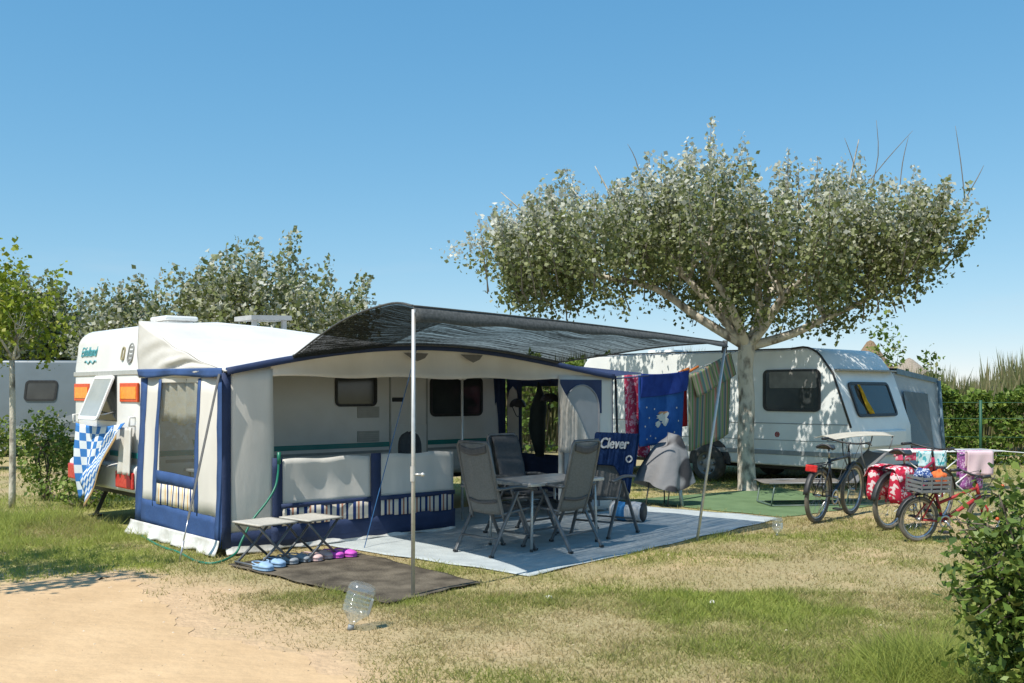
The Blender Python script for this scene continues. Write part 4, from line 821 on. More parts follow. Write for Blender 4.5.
g = gp(350,630); make_jug('large clear plastic jug upside down in the grass by the dark mat', (g.x,g.y,0.0), 1.0, R(17), (0,1))
g = gp(777,536); make_jug('small clear plastic bottle upside down at the carpet corner', (g.x,g.y,0.0), 0.62, R(3), (1,0))
# covered barbecue
bb = thing('barbecue', 'barbecue under a grey and black cover beside the terrace', 'barbecue', gp(664,506), R(-10))
b = MB()
def fn(u, v):
    a = 2*PI*u; k = 1-v; r = (0.10+0.24*k**0.5)*(1+(0.05+0.10*k)*math.sin(4*a+1.3)+0.05*k*math.sin(9*a-5*v))*(1 if v < 0.999 else 0.02); z = 0.30+0.66*v+0.07*math.sin(a*2+0.6)*k-0.10*v*math.cos(a+2.4)
    return (r*1.12*math.cos(a)+0.05*v, r*0.85*math.sin(a), z)
b.grid(fn, 56, 18); b.build('cover', mat('grey_black_cover_cloth', (0.21,0.21,0.215), (0.028,0.028,0.032), 2.1, 0.75, 0.5, 12, thr=(0.50,0.54), detail=1), bb)
b = MB(); b.tube([(0.20,-0.05,0.45),(0.26,-0.10,0.0)],0.027,10); b.build('leg', mat('blue_grey_metal', (0.30,0.42,0.50), None, 8, 0.3, metal=0.4), bb)
for p, q in (((-0.2,-0.05,0.4),(-0.26,-0.08,0)),((0,0.15,0.4),(0.0,0.25,0)),((0.1,0,0.4),(0.05,-0.05,0))): b = MB(); b.tube([p,q],0.010,6); b.build('leg', greytube, bb)
# rolled beach mat / bag
rb = thing('beach_bag', 'white and blue beach bag with dark opening lying on the carpet', 'bag', gp(630,524)+Vector((0,0.18,0.018)), R(-28))
wb = mat('white_bag_cloth', (0.68,0.69,0.70), None, 6, 0.8, 0.3, 20); bbm = mat('bright_blue_bag', (0.04,0.24,0.55), None, 6, 0.8)
b = MB()
def fn(u, v):
    a = 2*PI*u; r = 0.125*(1-0.10*math.cos(6*a)*0.3+0.05*math.sin(v*9+a)); return ((v-0.5)*0.40, r*math.cos(a)*1.15, 0.118+r*0.92*math.sin(a))
b.grid(fn, 24, 16, mfn=lambda u, v: 1 if (0.18 < v < 0.5) else 0); b.build('bag_body', [wb, bbm], rb, solid=0.006)
b = MB(); b.lathe([(0,0.19),(0.12,0.19),(0.125,0.203),(0,0.203)],20,0,Matrix.Translation((0,0,0.118)) @ Matrix.Rotation(R(90),4,'Y')); b.build('opening', black, rb, fixn=True)
b = MB(); b.lathe([(0,-0.203),(0.12,-0.203),(0.12,-0.19),(0,-0.19)],20,0,Matrix.Translation((0,0,0.118)) @ Matrix.Rotation(R(90),4,'Y')); b.build('end_panel', wb, rb, fixn=True)
# inside the awning: dark camp chair, kitchen shelf things, wetsuit, helmets
def awp(t, y, z=0): return MA @ Vector((t, y, z))
dc = thing('camping_chair', 'black round backed chair inside the awning behind the low wall', 'chair', awp(3.0,0.95,0.012), TH+R(160))
b = MB(); b.grid(lambda u, v: ((u-.5)*0.30*math.sqrt(max(0.02,1-(2*v-1)**4)), -0.22-0.04*v+0.04*(2*u-1)**2, 0.55+0.56*v), 10, 14); b.build('backrest', sling_d, dc, solid=0.035)
b = MB(); b.box((0,0,0.45),(0.42,0.42,0.04)); b.build('seat', sling_d, dc, bevel=0.015)
for sx in (-.19,.19):
    for sy in (-.19,.19): b = MB(); b.tube([(sx,sy,0.45),(sx*1.15,sy*1.15,0)],0.011,6); b.build('leg', greytube, dc)
b = MB(); b.tube([(-0.12,-0.2,0.42),(-0.10,-0.235,0.8)],0.011,6); b.tube([(0.12,-0.2,0.42),(0.10,-0.235,0.8)],0.011,6); b.build('back_frame', greytube, dc)
neo = mat('dark_neoprene', (0.012,0.022,0.022), (0.02,0.035,0.033), 9, 0.7)
b = MB(); hp = awp(5.45,1.28,0)
rr = [0.01,0.05,0.10,0.125,0.12,0.125,0.11,0.085,0.06]; b.tube([(hp.x+0.02*math.sin(k),hp.y,1.78-k*0.135) for k in range(9)], rr, 14); o = b.build('wetsuit', neo, None, base=True); tag(o, 'dark wetsuit hanging in front of the awning end window', 'wetsuit')
def helmet(pos, label, rz):
    t = thing('bicycle_helmet', label, 'helmet', pos, rz, 'helmets hanging at the awning end wall'); b = MB()
    b.grid(lambda u, v: (0.095*math.cos(2*PI*u)*math.sin(PI/2*v)*(1), 0.13*math.sin(2*PI*u)*math.sin(PI/2*v), 0.11*math.cos(PI/2*v)+0.01*math.sin(12*PI*u)*v), 30, 8); b.build('shell', black, t, solid=0.02)
    b = MB(); b.tube([(0.08,0.03,0),(0.03,0.0,-0.13),(0,0,-0.15),(-0.03,0,-0.13),(-0.08,0.03,0)],0.006,6); b.tube([(0,0,0.1),(0,0,0.30)],0.004,6); b.build('strap', black, t)
helmet(awp(5.35,1.62,1.42), 'black helmet hanging left of the wetsuit', TH); helmet(awp(5.40,0.98,1.50), 'black helmet hanging right of the wetsuit', TH+1)
# kitchen table behind the side window with things on it
kt = thing('camp_table', 'small table with grey top inside the awning behind the side window', 'table', awp(0.55,1.25,0.012), TH)
b = MB(); b.box((0,0,0.74),(0.5,0.9,0.03)); b.build('table_top', mat('kitchen_grey', (0.30,0.31,0.32)), kt, bevel=0.005)
for sx in (-.2,.2):
    for sy in (-.4,.4): b = MB(); b.tube([(sx,sy,0.73),(sx,sy,0)],0.014,6); b.build('leg', alu, kt)
pp = thing('potted_plant', 'small green plant behind the awning side window', 'plant', awp(0.45,1.15,0.767))
b = MB(); b.lathe([(0,0),(0.06,0),(0.08,0.12),(0.07,0.12),(0.06,0.02)],16); b.build('pot', mat('pale_pot', (0.5,0.47,0.42)), pp, fixn=True)
P = rng.normal(size=(160,3))*np.array([0.075,0.075,0.10])+np.array([0,0,0.27]); leaves('foliage', P, 0.09, hedge_l, pp)
# green garden hose
hz = [Vector((-2.62,10.22,0.90)) if k == 0 else None for k in range(1)]
hm = mat('green_hose_rubber', (0.01,0.14,0.085), (0.012,0.18,0.11), 9, 0.4)
b = MB(); pts = [awp(0.57,-0.03,0.95), awp(0.55,-0.05,0.80), awp(0.50,-0.08,0.66), awp(0.38,-0.12,0.52), awp(0.22,-0.14,0.36), awp(0.10,-0.16,0.18), awp(0.0,-0.20,0.05), gp(215,563,0.015), gp(196,561,0.013), gp(178,552,0.013), gp(160,546,0.013), gp(140,535,0.013)]
b.tube(pts, 0.012, 8, smooth_path=5); o = b.build('garden_hose', hm, None, base=True); tag(o, 'green garden hose running down from the awning front to the grass', 'hose')
b = MB(); b.tube([awp(0.57,-0.035,1.02), awp(0.57,-0.035,0.90)], 0.020, 8); o = b.build('hose_nozzle', hm, None, base=True); tag(o, 'green nozzle at the upper end of the garden hose', 'nozzle')
# checkered towel on the caravan rear
chk = checker_mat('blue_white_check_cloth', (0.72,0.76,0.80), (0.05,0.20,0.52), 9, 9)
ct = thing('towel', 'blue and white checkered towel hung on the white caravan rear', 'towel', C, TH)
b = MB()
def fn(u, v):
    yt = 1.92+(0.20-1.92)*u; zt = 1.24+0.04*u-0.05*math.sin(PI*u); pull = (v**1.1)
    y = yt+(1.98-0.05-yt)*pull*0.78*u; z = zt-0.98*v*(1-0.30*u); x = -0.10-0.035*math.sin(u*13+v*4)*(0.4+v)-0.05*u*v
    return (x, y, z)
b.grid(fn, 40, 26); b.build('cloth', chk, ct, solid=0.005)
b = MB()
b.grid(lambda u, v: (-0.185-0.02*math.sin(v*8+u*5)-0.02*u, 0.36+1.12*v-0.10*u-0.10*u*v, 1.24-0.70*v-0.30*u*(0.3+0.7*v)), 10, 20); b.build('folded_flap', chk, ct, solid=0.006)
b = MB(); b.grid(lambda u, v: (-0.205-0.02*math.sin(v*8+5)-0.01*u, 0.26+1.03*v-0.02*u, 1.15-0.92*v+0.02*v*v-0.05*u), 3, 20); b.build('folded_edge', mat('tan_cloth_lining', (0.42,0.27,0.11), (0.33,0.21,0.09), 8, 0.9), ct, solid=0.006)
wt = MB(); wt.grid(lambda u, v: (-0.06-0.03*math.sin(u*15)-0.03*v, 0.42-0.34*u+0.06*v*(0.5-u), 1.22-0.55*v), 14, 14); o = wt.build('cloth', mat('white_rag', (0.62,0.60,0.55), (0.55,0.52,0.46), 8, 0.9), None, solid=0.005)
o.location = C; o.rotation_euler = (0,0,TH); tag(o, 'white rag hung from the right grab handle of the caravan rear', 'cloth')
wt = MB(); wt.tube([(-0.04,0.30,1.18),(-0.05,0.24,1.0),(-0.05,0.22,0.86)],[0.02,0.045,0.02],8); 

# ------------------------------------------------------------------ laundry on the line
Q0 = Vector((1.50,13.95,1.90)); Q1 = Vector((3.80,16.48,2.34))
def ln(s): p = Q0.lerp(Q1, s); p.z -= 0.17*math.sin(PI*s**0.9); return p
b = MB(); b.tube([ln(k/20) for k in range(21)], 0.006, 6); o = b.build('clothes_line', mat('white_cord', (0.6,0.6,0.58)), None, base=True); tag(o, 'white clothes line from the awning corner to the tree', 'clothes line')
LD = (Q1-Q0).normalized(); LF = Vector((LD.y, -LD.x, 0)).normalized()
def hang(b, s0, s1, drop, off=0.0, amp=0.03, fr=14, nu=26, nv=20, ph=0, drop1=None, z0=0, z1=0, mfn=None):
    def fn(u, v):
        p = ln(s0+(s1-s0)*u); d = drop+((drop1 if drop1 is not None else drop)-drop)*u
        return p+Vector((0,0,z0+(z1-z0)*u-d*v))+LF*(off+amp*math.sin(u*fr+ph+v*1.5)*(0.25+0.75*v)+0.02*(1-v))
    b.grid(fn, nu, nv, mfn=mfn); return fn
bluetow = mat('royal_blue_towel', (0.020,0.085,0.30), (0.026,0.11,0.36), 9, 0.95, 0.4, 90, spec=0.1, transl=0.1)
tw1 = thing('beach_towel', 'blue beach towel with pale orange print on the clothes line', 'towel', (ln(.30).x, ln(.30).y, 0.8))
off1 = -Vector(tw1.location)
def shift(b): b.v = [tuple(Vector(p)+off1) for p in b.v]; return b
b = MB(); fnA = hang(b, 0.125, 0.475, 1.02, 0.0, 0.03, 9); shift(b).build('cloth', bluetow, tw1, solid=0.006)
b = MB(); hang(b, 0.118, 0.483, 0.34, 0.055, 0.03, 7, ph=1, z0=0.02, z1=0.02, drop1=0.30); shift(b).build('folded_top', mat('navy_towel_back', (0.018,0.040,0.20), (0.024,0.055,0.26), 9, 0.95, 0.4, 90, spec=0.1), tw1, solid=0.006)
b = MB()
def blob(cu, cv, ru, rv, n=14, w=0.0, mi=0):
    pts = [fnA(cu+ru*math.cos(2*PI*k/n)*(1+w*math.sin(3*k)), cv+rv*math.sin(2*PI*k/n)*(1+w*math.sin(5*k)))+LF*0.012 for k in range(n)]; b.poly(pts, mi)
for cu, cv, ru, rv, wv in ((.50,.60,.085,.05,.3),(.57,.67,.06,.06,.25),(.44,.70,.05,.045,.2),(.60,.57,.04,.035,.3)):
    b = MB(); blob(cu, cv, ru, rv, 16, wv); shift(b).build('print', mat('pale_print', (0.60,0.60,0.56), (0.50,0.50,0.48), 30, 0.9), tw1)
b = MB(); blob(.53,.545,.085,.022,14,.3); shift(b).build('print', mat('orange_print', (0.52,0.26,0.12)), tw1)
for cu, cv in ((.15,.45),(.22,.6),(.12,.72),(.28,.86),(.4,.9),(.8,.5),(.85,.7),(.75,.85),(.6,.92),(.35,.48),(.18,.9)): b = MB(); blob(cu, cv, 0.016, 0.014, 6); shift(b).build('print', MATS['pale_print'], tw1)
pinkm = blotch_mat('pink_red_print_towel', (0.50,0.05,0.11), (0.66,0.36,0.42), 17)
b = MB(); hang(b, 0.065, 0.24, 1.02, -0.10, 0.05, 13, drop1=1.22); tag(b.build('beach_towel', pinkm, None, solid=0.005, base=True), 'pink and red towel hanging behind the left side of the blue one', 'towel')
b = MB(); hang(b, 0.46, 0.525, 0.85, -0.06, 0.03, 6); tag(b.build('hand_towel', mat('red_towel', (0.42,0.018,0.022), None, 9, 0.95, 0.3, 90), None, solid=0.005, base=True), 'narrow red towel between the blue and the striped ones', 'towel')
g1 = [(0,(0.20,0.22,0.13)),(0.07,(0.36,0.31,0.24)),(0.13,(0.13,0.27,0.09)),(0.18,(0.30,0.25,0.20)),(0.25,(0.34,0.14,0.11)),(0.29,(0.16,0.20,0.15)),(0.36,(0.09,0.18,0.19)),(0.45,(0.32,0.28,0.21)),(0.52,(0.17,0.33,0.11)),(0.57,(0.29,0.25,0.19)),(0.65,(0.07,0.14,0.18)),(0.72,(0.34,0.29,0.22)),(0.79,(0.32,0.18,0.12)),(0.84,(0.14,0.25,0.10)),(0.91,(0.25,0.23,0.17)),(0.96,(0.10,0.16,0.12))]
strp = stripe_mat('green_striped_towel', g1, 2.0, transl=0.15)
tw2 = thing('beach_towel', 'green striped beach towel with folded top on the clothes line', 'towel', (ln(.68).x, ln(.68).y, 0.85)); off1 = -Vector(tw2.location)
b = MB(); hang(b, 0.50, 0.87, 1.16, 0.02, 0.03, 9, drop1=1.32, z0=-0.06, z1=0.06); shift(b).build('cloth', strp, tw2, solid=0.006)
b = MB()
def fn(u, v):
    p = ln(0.51+0.34*u); return p+Vector((0,0,-0.06+0.12*u-0.36*v))+LF*(0.07+0.03*v+0.012*math.sin(u*9))+LD*0.12*v
b.grid(fn, 20, 10); shift(b).build('folded_top', strp, tw2, solid=0.006)
b = MB(); b.tube([ln(0.50)+Vector((0,0,-0.03)), ln(0.60)+Vector((0,0,0.02))],0.02,6); b.tube([ln(0.44)+Vector((0,0,0.0)), ln(0.52)+Vector((0,0,0.03))],0.022,6); tag(b.build('cloth', mat('orange_cloth', (0.55,0.16,0.03)), None, base=True), 'small orange cloth on the line between blue and striped towels', 'cloth')

# ------------------------------------------------------------------ sun lounger with shade hood
lg = thing('sun_lounger', 'grey sun lounger with raised back and pale shade hood by the right caravan', 'sun lounger', (4.55,14.55,0.010), R(6))
lm = mat('grey_brown_sling', (0.22,0.20,0.18), (0.17,0.155,0.14), 30, 0.8, 0.2, 150, transl=0.15)
b = MB(); b.grid(lambda u, v: (-0.93+1.25*u, (v-.5)*0.58, 0.33+0.012*math.sin(u*14)-0.02*math.sin(PI*v)), 24, 8); b.build('bed', lm, lg, solid=0.008)
b = MB(); b.grid(lambda u, v: (0.34+0.46*u, (v-.5)*0.58, 0.335+0.42*u-0.02*math.sin(PI*v)), 10, 8); b.build('backrest', mat('grey_lounger_back', (0.19,0.19,0.195), None, 30, 0.8), lg, solid=0.008)
b = MB(); b.grid(lambda u, v: (-0.02+0.92*u, (v-.5)*0.66, 0.965+0.05*u+0.03*math.sin(PI*u)-0.02*math.cos(PI*2*v)), 14, 8); b.build('shade_hood', mat('pale_beige_cloth', (0.60,0.57,0.49), None, 8, 0.8, transl=0.2), lg, solid=0.01)
b = MB()
for s in (-.31,.31):
    b.tube([(-0.95,s,0.33),(0.34,s,0.33),(0.82,s,0.77)],0.013,8); b.tube([(0.5,s,0.48),(0.42,s,0.7),(0.40,s,0.97)],0.010,8); b.tube([(0.80,s,0.74),(0.86,s,0.9),(0.88,s,1.0)],0.010,8)
    b.tube([(0.6,s,0.56),(0.75,s,0.30),(0.78,s,0.02)],0.011,8)
b.build('frame', greytube, lg)
lgm = mat('green_grey_tube', (0.10,0.15,0.13), None, 9, 0.4)
for x in (-0.86,0.25):
    b = MB(); b.tube([(x,-0.29,0.32),(x-0.05,-0.29,0.02),(x-0.05,0.29,0.02),(x,0.29,0.32)],0.012,8); b.build('leg', lgm, lg)
b = MB(); b.tube([(-0.9,-0.29,0.015),(0.75,-0.29,0.015)],0.010,6); b.tube([(-0.9,0.29,0.015),(0.75,0.29,0.015)],0.010,6); b.build('base_rail', lgm, lg)

# ------------------------------------------------------------------ bicycles (local +x is forward, origin on the ground midway)
def bicycle(label, contact, direction, wr, wb, fm, low=False, lean=R(4), grp=None, tyre=None, reach=0.0, lamp=False):
    d = Vector(direction).normalized(); ctr = Vector(contact)+d*wb/2
    t = thing('bicycle', label, 'bicycle', ctr, math.atan2(d.y, d.x), grp); t.rotation_euler = (lean, 0, math.atan2(d.y, d.x))
    k = wr/0.345
    rx, fx = -wb/2, wb/2; bbk = Vector((rx+0.42*k, 0, 0.29*k+0.01)); st = Vector((rx+0.26*k,0,0.80*k)); hd0 = Vector((fx-0.13*k,0,0.66*k)); hd1 = Vector((fx-0.20*k,0,0.86*k)); ra = Vector((rx,0,wr)); fa = Vector((fx,0,wr))
    for x in (rx, fx):
        M = Matrix.Translation((x,0,wr)) @ Matrix.Rotation(R(90),4,'X')
        b = MB(); tr = 0.024*k+0.004; b.lathe([(wr-tr+tr*math.cos(2*PI*q/8)*1.0, tr*math.sin(2*PI*q/8)) for q in range(9)], 36, 0, M); wh = b.build('wheel', tyre or rubber, t, fixn=True)
        b = MB(); b.lathe([(wr-2*tr,-0.010),(wr-2*tr-0.018,-0.010),(wr-2*tr-0.018,0.010),(wr-2*tr,0.010)], 36, 0, M); b.build('rim', steel, wh, fixn=True)
        b = MB(); b.lathe([(0.0,-0.035),(0.02,-0.035),(0.02,0.035),(0,0.035)],10,0,M)
        for q in range(18):
            a = 2*PI*q/18; b.tube([M @ Vector((0.018*math.cos(a+.5),0.018*math.sin(a+.5),0.025*(-1)**q)), M @ Vector(((wr-2*tr-0.01)*math.cos(a),(wr-2*tr-0.01)*math.sin(a),0))],0.0016,4)
        b.build('spokes', steel, wh)
    b = MB(); r = 0.017
    b.tube([bbk, st],r,8); b.tube([hd0, hd1],0.020,8); b.tube([bbk, hd0],0.021,8)
    tt = (bbk.lerp(st,0.55) if low else bbk.lerp(st,0.93)); b.tube([tt, hd0.lerp(hd1,0.7)],0.018,8)
    for s in (-1,1): b.tube([bbk+Vector((0,s*0.03,0)), ra+Vector((0,s*0.055,0))],0.010,6); b.tube([bbk.lerp(st,0.9)+Vector((0,s*0.02,0)), ra+Vector((0,s*0.055,0))],0.009,6)
    b.build('frame', fm, t)
    b = MB(); b.tube([hd0, hd0+Vector((0.02,0,-0.05))],0.02,8)
    for s in (-1,1): b.tube([hd0+Vector((0.02,s*0.035,-0.05)), fa+Vector((-0.02,s*0.05,0.1)), fa+Vector((0,s*0.05,0))],0.012,8)
    b.tube([hd0+Vector((0.02,-.04,-.05)), hd0+Vector((0.02,.04,-.05))],0.014,8); b.build('fork', fm, t)
    b = MB(); b.tube([st, st+Vector((-0.03*k,0,0.12*k))],0.013,8); b.build('seat_post', steel, t)
    b = MB(); sp = st+Vector((-0.04*k,0,0.14*k))
    b.grid(lambda u, v: sp+Vector((-0.13+0.27*v, (u-.5)*(0.17*(1-v)**0.8+0.045), 0.02-0.045*(2*u-1)**2+0.02*(1-v)**2)), 8, 12); b.build('saddle', black, t, solid=0.025)
    hs = hd1+Vector((-0.02,0,0.09*k)); b = MB(); b.tube([hd1, hs, hs+Vector((0.06,0,0.02))],0.014,8)
    hb = hs+Vector((0.05,0,0.02)); wbk = 0.31*min(1,k+.1); b.tube([hb+Vector((-0.16-reach,-wbk,0.03)), hb+Vector((-0.05-reach*.5,-wbk*0.9,0.035)), hb+Vector((0,-0.10,0)), hb+Vector((0,0.10,0)), hb+Vector((-0.05-reach*.5,wbk*0.9,0.035)), hb+Vector((-0.16-reach,wbk,0.03))],0.012,8,smooth_path=4); hbo = b.build('handlebar', black, t)
    for s in (-1,1):
        b = MB(); b.tube([hb+Vector((-0.17-reach,s*wbk,0.03)), hb+Vector((-0.05-reach*.5,s*wbk*0.91,0.035))],0.019,8); b.tube([hb+Vector((-0.03,s*wbk*.7,0.02)),hb+Vector((0.04,s*wbk*.85,-0.0)),hb+Vector((-0.04,s*wbk*.97,0.0))],0.007,6); b.build('grip', black, hbo)
    b = MB(); b.tube([hb+Vector((0.02,-wbk*.8,0.0)), hb+Vector((0.13,-.10,0.02)), hd0+Vector((0.06,-.02,.05)), fa+Vector((-0.06,-.04,.25))],0.0035,5,smooth_path=4); b.tube([hb+Vector((0.02,wbk*.8,0.0)), hb+Vector((0.12,.12,0.03)), hd1+Vector((0.0,.04,-.05)), bbk.lerp(hd0,.5)+Vector((0,.03,.02)), bbk+Vector((0,.03,0.03))],0.0035,5,smooth_path=4); b.build('cables', black, t)
    b = MB(); Mc = Matrix.Translation(bbk+Vector((0,-0.045,0))) @ Matrix.Rotation(R(90),4,'X'); b.lathe([(0.07*k,-0.004),(0.10*k,-0.004),(0.10*k,0.004),(0.07*k,0.004),(0.07*k,-0.004)],24,0,Mc); b.tube([bbk+Vector((0,-0.075,0)), bbk+Vector((0.10*k,-0.08,-0.13*k))],0.011,6); b.tube([bbk+Vector((0,0.075,0)), bbk+Vector((-0.10*k,0.08,0.13*k))],0.011,6); b.tube([bbk+Vector((0,-0.08,0)), bbk+Vector((0,0.08,0))],0.014,8); b.build('crankset', steel, t)
    for s in (-1,1): b = MB(); b.box(bbk+Vector((-s*-0.10*k*1 if s < 0 else -0.10*k, s*0.13, s*0.13*k)),(0.09,0.10,0.022)); b.build('pedal', black, t, bevel=0.005)
    b = MB(); b.tube([bbk+Vector((0,-0.045,0.095*k)), ra+Vector((0,-0.045,0.04))],0.004,4); b.tube([bbk+Vector((0,-0.045,-0.095*k)), ra+Vector((0,-0.045,-0.04))],0.004,4); b.build('chain', black, t)
    for x, a0, a1 in ((rx,20,175),(fx,10,130)):
        b = MB(); b.grid(lambda u, v: (x+(wr+0.022)*math.cos(R(a0+(a1-a0)*v)), (u-.5)*0.06, wr+(wr+0.022)*math.sin(R(a0+(a1-a0)*v))+0.008*math.sin(PI*u)), 3, 18); b.build('mudguard', black, t, solid=0.003)
    b = MB(); zr = 2*wr+0.05
    for s in (-1,1): b.tube([st.lerp(bbk,0.12)+Vector((0,s*0.05,0)), (rx+0.12*k,s*0.06,zr), (rx-0.20*k,s*0.06,zr)],0.006,6); b.tube([(rx,s*0.065,wr),(rx-0.08*k,s*0.06,zr)],0.006,6)
    for q in range(3): b.tube([(rx+0.10*k-0.13*k*q,-0.06,zr),(rx+0.10*k-0.13*k*q,0.06,zr)],0.005,6)
    b.build('rear_rack', black, t)
    if lamp: b = MB(); b.box((rx-0.235*k,0,zr-0.04),(0.04,0.15,0.085)); b.build('tail_light', red_l, t, bevel=0.012)
    b = MB(); b.tube([bbk+Vector((0,0.06,-0.02)), (bbk.x-0.08,0.16,0.012)],0.009,6); b.build('kickstand', steel, t)
    return t
blackp = mat('black_bike_paint', (0.022,0.025,0.03), (0.03,0.035,0.045), 9, 0.3); redp = mat('raspberry_bike_paint', (0.36,0.020,0.07), (0.40,0.03,0.08), 9, 0.3)
dust = mat('dusty_tyre', (0.12,0.105,0.085), (0.19,0.165,0.13), 14, 0.9)
bk1 = bicycle('black bicycle with red tail light seen from behind by the lounger', (3.80,12.5,0), (0.66,0.75,0), 0.345, 1.06, blackp, False, R(4), 'bicycles parked on the pitch', dust, 0, True)
bk2 = bicycle('red bicycle with flowered panniers, the largest of the red ones', (4.47,11.88,0), (0.80,0.60,0), 0.335, 1.06, redp, True, R(4), 'bicycles parked on the pitch', dust, 0.05)
bk3 = bicycle("small children's bicycle with a crate on its rear rack, nearest the green bush", (4.44,10.95,0), (0.97,0.25,0), 0.25, 0.86, mat('red_child_bike_paint', (0.42,0.03,0.03)), True, R(4), 'bicycles parked on the pitch', dust)
flow = blotch_mat('red_white_flower_cloth', (0.52,0.025,0.06), (0.72,0.58,0.58), 15)
def onbike(bk, b, name, m, label, cat, grp=None, solid=0, bevel=0, origin=(0,0,0)):
    b.v = [tuple(Vector(p)-Vector(origin)) for p in b.v]; o = b.build(name, m, None, solid=solid, bevel=bevel)
    bpy.context.view_layer.update(); o.location = bk.matrix_world @ Vector(origin); o.rotation_euler = bk.rotation_euler; return tag(o, label, cat, grp)
for s, lb in ((-1,'red and white flowered pannier on the near side of the red bicycle'),(1,'red and white flowered pannier on the far side of the red bicycle')):
    b = MB()
    def fn(u, v):
        a = 2*PI*u; e = 1-0.18*(2*v-1)**4; return (-0.55+0.18*math.copysign(abs(math.cos(a))**0.6, math.cos(a))*e, s*0.145+0.085*math.copysign(abs(math.sin(a))**0.7, math.sin(a))*e*(0.85+0.3*(1-v)), 0.36+0.38*v+0.012*math.sin(6*a+v*5))
    b.grid(fn, 28, 10); b.poly([fn(k/28,1) for k in range(28)]); b.poly([fn(k/28,0) for k in reversed(range(28))])
    b.grid(lambda u, v: (-0.55+0.19*(2*u-1), s*(0.04+0.20*v), 0.755+0.02*math.sin(PI*u)-0.14*max(0,v-.6)/.4), 8, 8)
    onbike(bk2, b, 'pannier', flow, lb, 'bag', 'flowered panniers on the red bicycle', 0.006, 0, (-0.55,s*0.145,0.36))
# crate and cloths on the small bike
ctm = mat('grey_crate_plastic', (0.20,0.205,0.21), None, 9, 0.5)
oc = Vector((-0.34,-0.02,0.56)); b = MB()
for z in range(4):
    for yy in (-0.13,0.13): b.box((oc.x,oc.y+yy,oc.z+0.02+0.045*z),(0.36,0.008,0.026))
    for xx in (-0.18,0.18): b.box((oc.x+xx,oc.y,oc.z+0.02+0.045*z),(0.008,0.252,0.026))
for xx in (-0.18,-0.06,0.06,0.18):
    for yy in (-0.135,0.135): b.box((oc.x+xx,oc.y+yy,oc.z+0.09),(0.014,0.006,0.18))
b.box((oc.x,oc.y,oc.z+0.005),(0.35,0.25,0.01))
onbike(bk3, b, 'crate', ctm, 'grey slatted crate on the rear rack of the small bicycle', 'crate', None, 0, 0, oc)
def lump(c, r, seed, sq=1.0):
    b = MB(); q = random.Random(seed); ph = [q.random()*6 for _ in range(4)]
    def fn(u, v):
        a = 2*PI*u; th = PI*v; k = 1+0.16*math.sin(3*a+ph[0]+2*th)+0.10*math.sin(5*a+ph[1]-3*th)+0.08*math.sin(7*th+ph[2])
        return (c[0]+r[0]*k*math.sin(th)*math.cos(a), c[1]+r[1]*k*math.sin(th)*math.sin(a), c[2]+r[2]*k*math.cos(th))
    b.grid(fn, 22, 12); return b
c = (oc.x-0.08, oc.y, oc.z+0.17); onbike(bk3, lump(c,(0.09,0.09,0.075),1), 'swim_cloth', blotch_mat('navy_white_print', (0.03,0.07,0.22), (0.5,0.55,0.65), 26), 'navy and white printed cloth in the crate of the small bicycle', 'cloth', None, 0, 0, c)
c = (oc.x+0.11, oc.y-0.03, oc.z+0.14); onbike(bk3, lump(c,(0.075,0.08,0.085),2), 'swim_cloth', mat('orange_cloth_bright', (0.75,0.17,0.04), (0.6,0.12,0.03), 9, 0.8), 'orange cloth in the crate of the small bicycle', 'cloth', None, 0, 0, c)
# ------------------------------------------------------------------ clothes airer
ar = thing('clothes_airer', 'white folding clothes airer with laundry on it behind the bicycles', 'clothes airer', (5.88,13.3,0), R(8))
wm = mat('white_wire', (0.74,0.74,0.72), None, 9, 0.4)
b = MB()
for k in range(8): b.tube([(-0.95,-0.28+0.08*k,0.86+0.0*k),(0.55,-0.28+0.08*k,0.86)],0.0055,6); b.tube([(0.55,-0.28+0.08*k,0.86),(1.0,-0.20+0.057*k,0.82)],0.0045,6)
b.tube([(-0.95,-0.29,0.86),(-0.95,0.29,0.86)],0.008,6); b.tube([(0.55,-0.29,0.86),(0.55,0.29,0.86)],0.008,6); b.tube([(1.0,-0.2,0.82),(1.0,0.2,0.82)],0.008,6); b.build('rack', wm, ar)
for s in (-.27,.27):
    b = MB(); b.tube([(-0.7,s,0.86),(0.4,s,0.02)],0.009,6); b.build('leg', wm, ar); b = MB(); b.tube([(0.4,s,0.86),(-0.7,s,0.02)],0.009,6); b.build('leg', wm, ar)
def airer_cloth(x0, x1, y, d, m, label, name='laundry', ph=0):
    b = MB(); b.grid(lambda u, v: (x0+(x1-x0)*u, y-0.02+0.02*math.sin(u*11+ph+v*2)*v-(0.02 if v > .0 else 0), 0.875-d*v), 12, 10); b.grid(lambda u, v: (x0+(x1-x0)*u, y+0.02+0.02*math.sin(u*9+ph)*v, 0.875-d*0.7*v), 12, 8)
    o = b.build(name, m, None, solid=0.004); M = Matrix.Rotation(R(8),4,'Z'); c = Vector(((x0+x1)/2, y, 0.875-d)); o.data.transform(Matrix.Translation(-c)); o.location = ar.location+(M @ c); o.rotation_euler = (0,0,R(8)); tag(o, label, 'laundry', 'laundry on the airer')
airer_cloth(-0.70,-0.32,-0.30,0.20, blotch_mat('teal_white_print', (0.55,0.70,0.70), (0.08,0.38,0.42), 14), 'teal and white printed cloth on the airer')
airer_cloth(-0.60,-0.30,-0.20,0.42, mat('coral_cloth', (0.60,0.07,0.06)), 'red cloth hanging low on the airer under the teal one', ph=2)
airer_cloth(-0.70,-0.25,0.26,0.16, blotch_mat('pink_red_print', (0.60,0.08,0.16), (0.7,0.5,0.52), 16), 'pink and red cloth at the back rail of the airer')
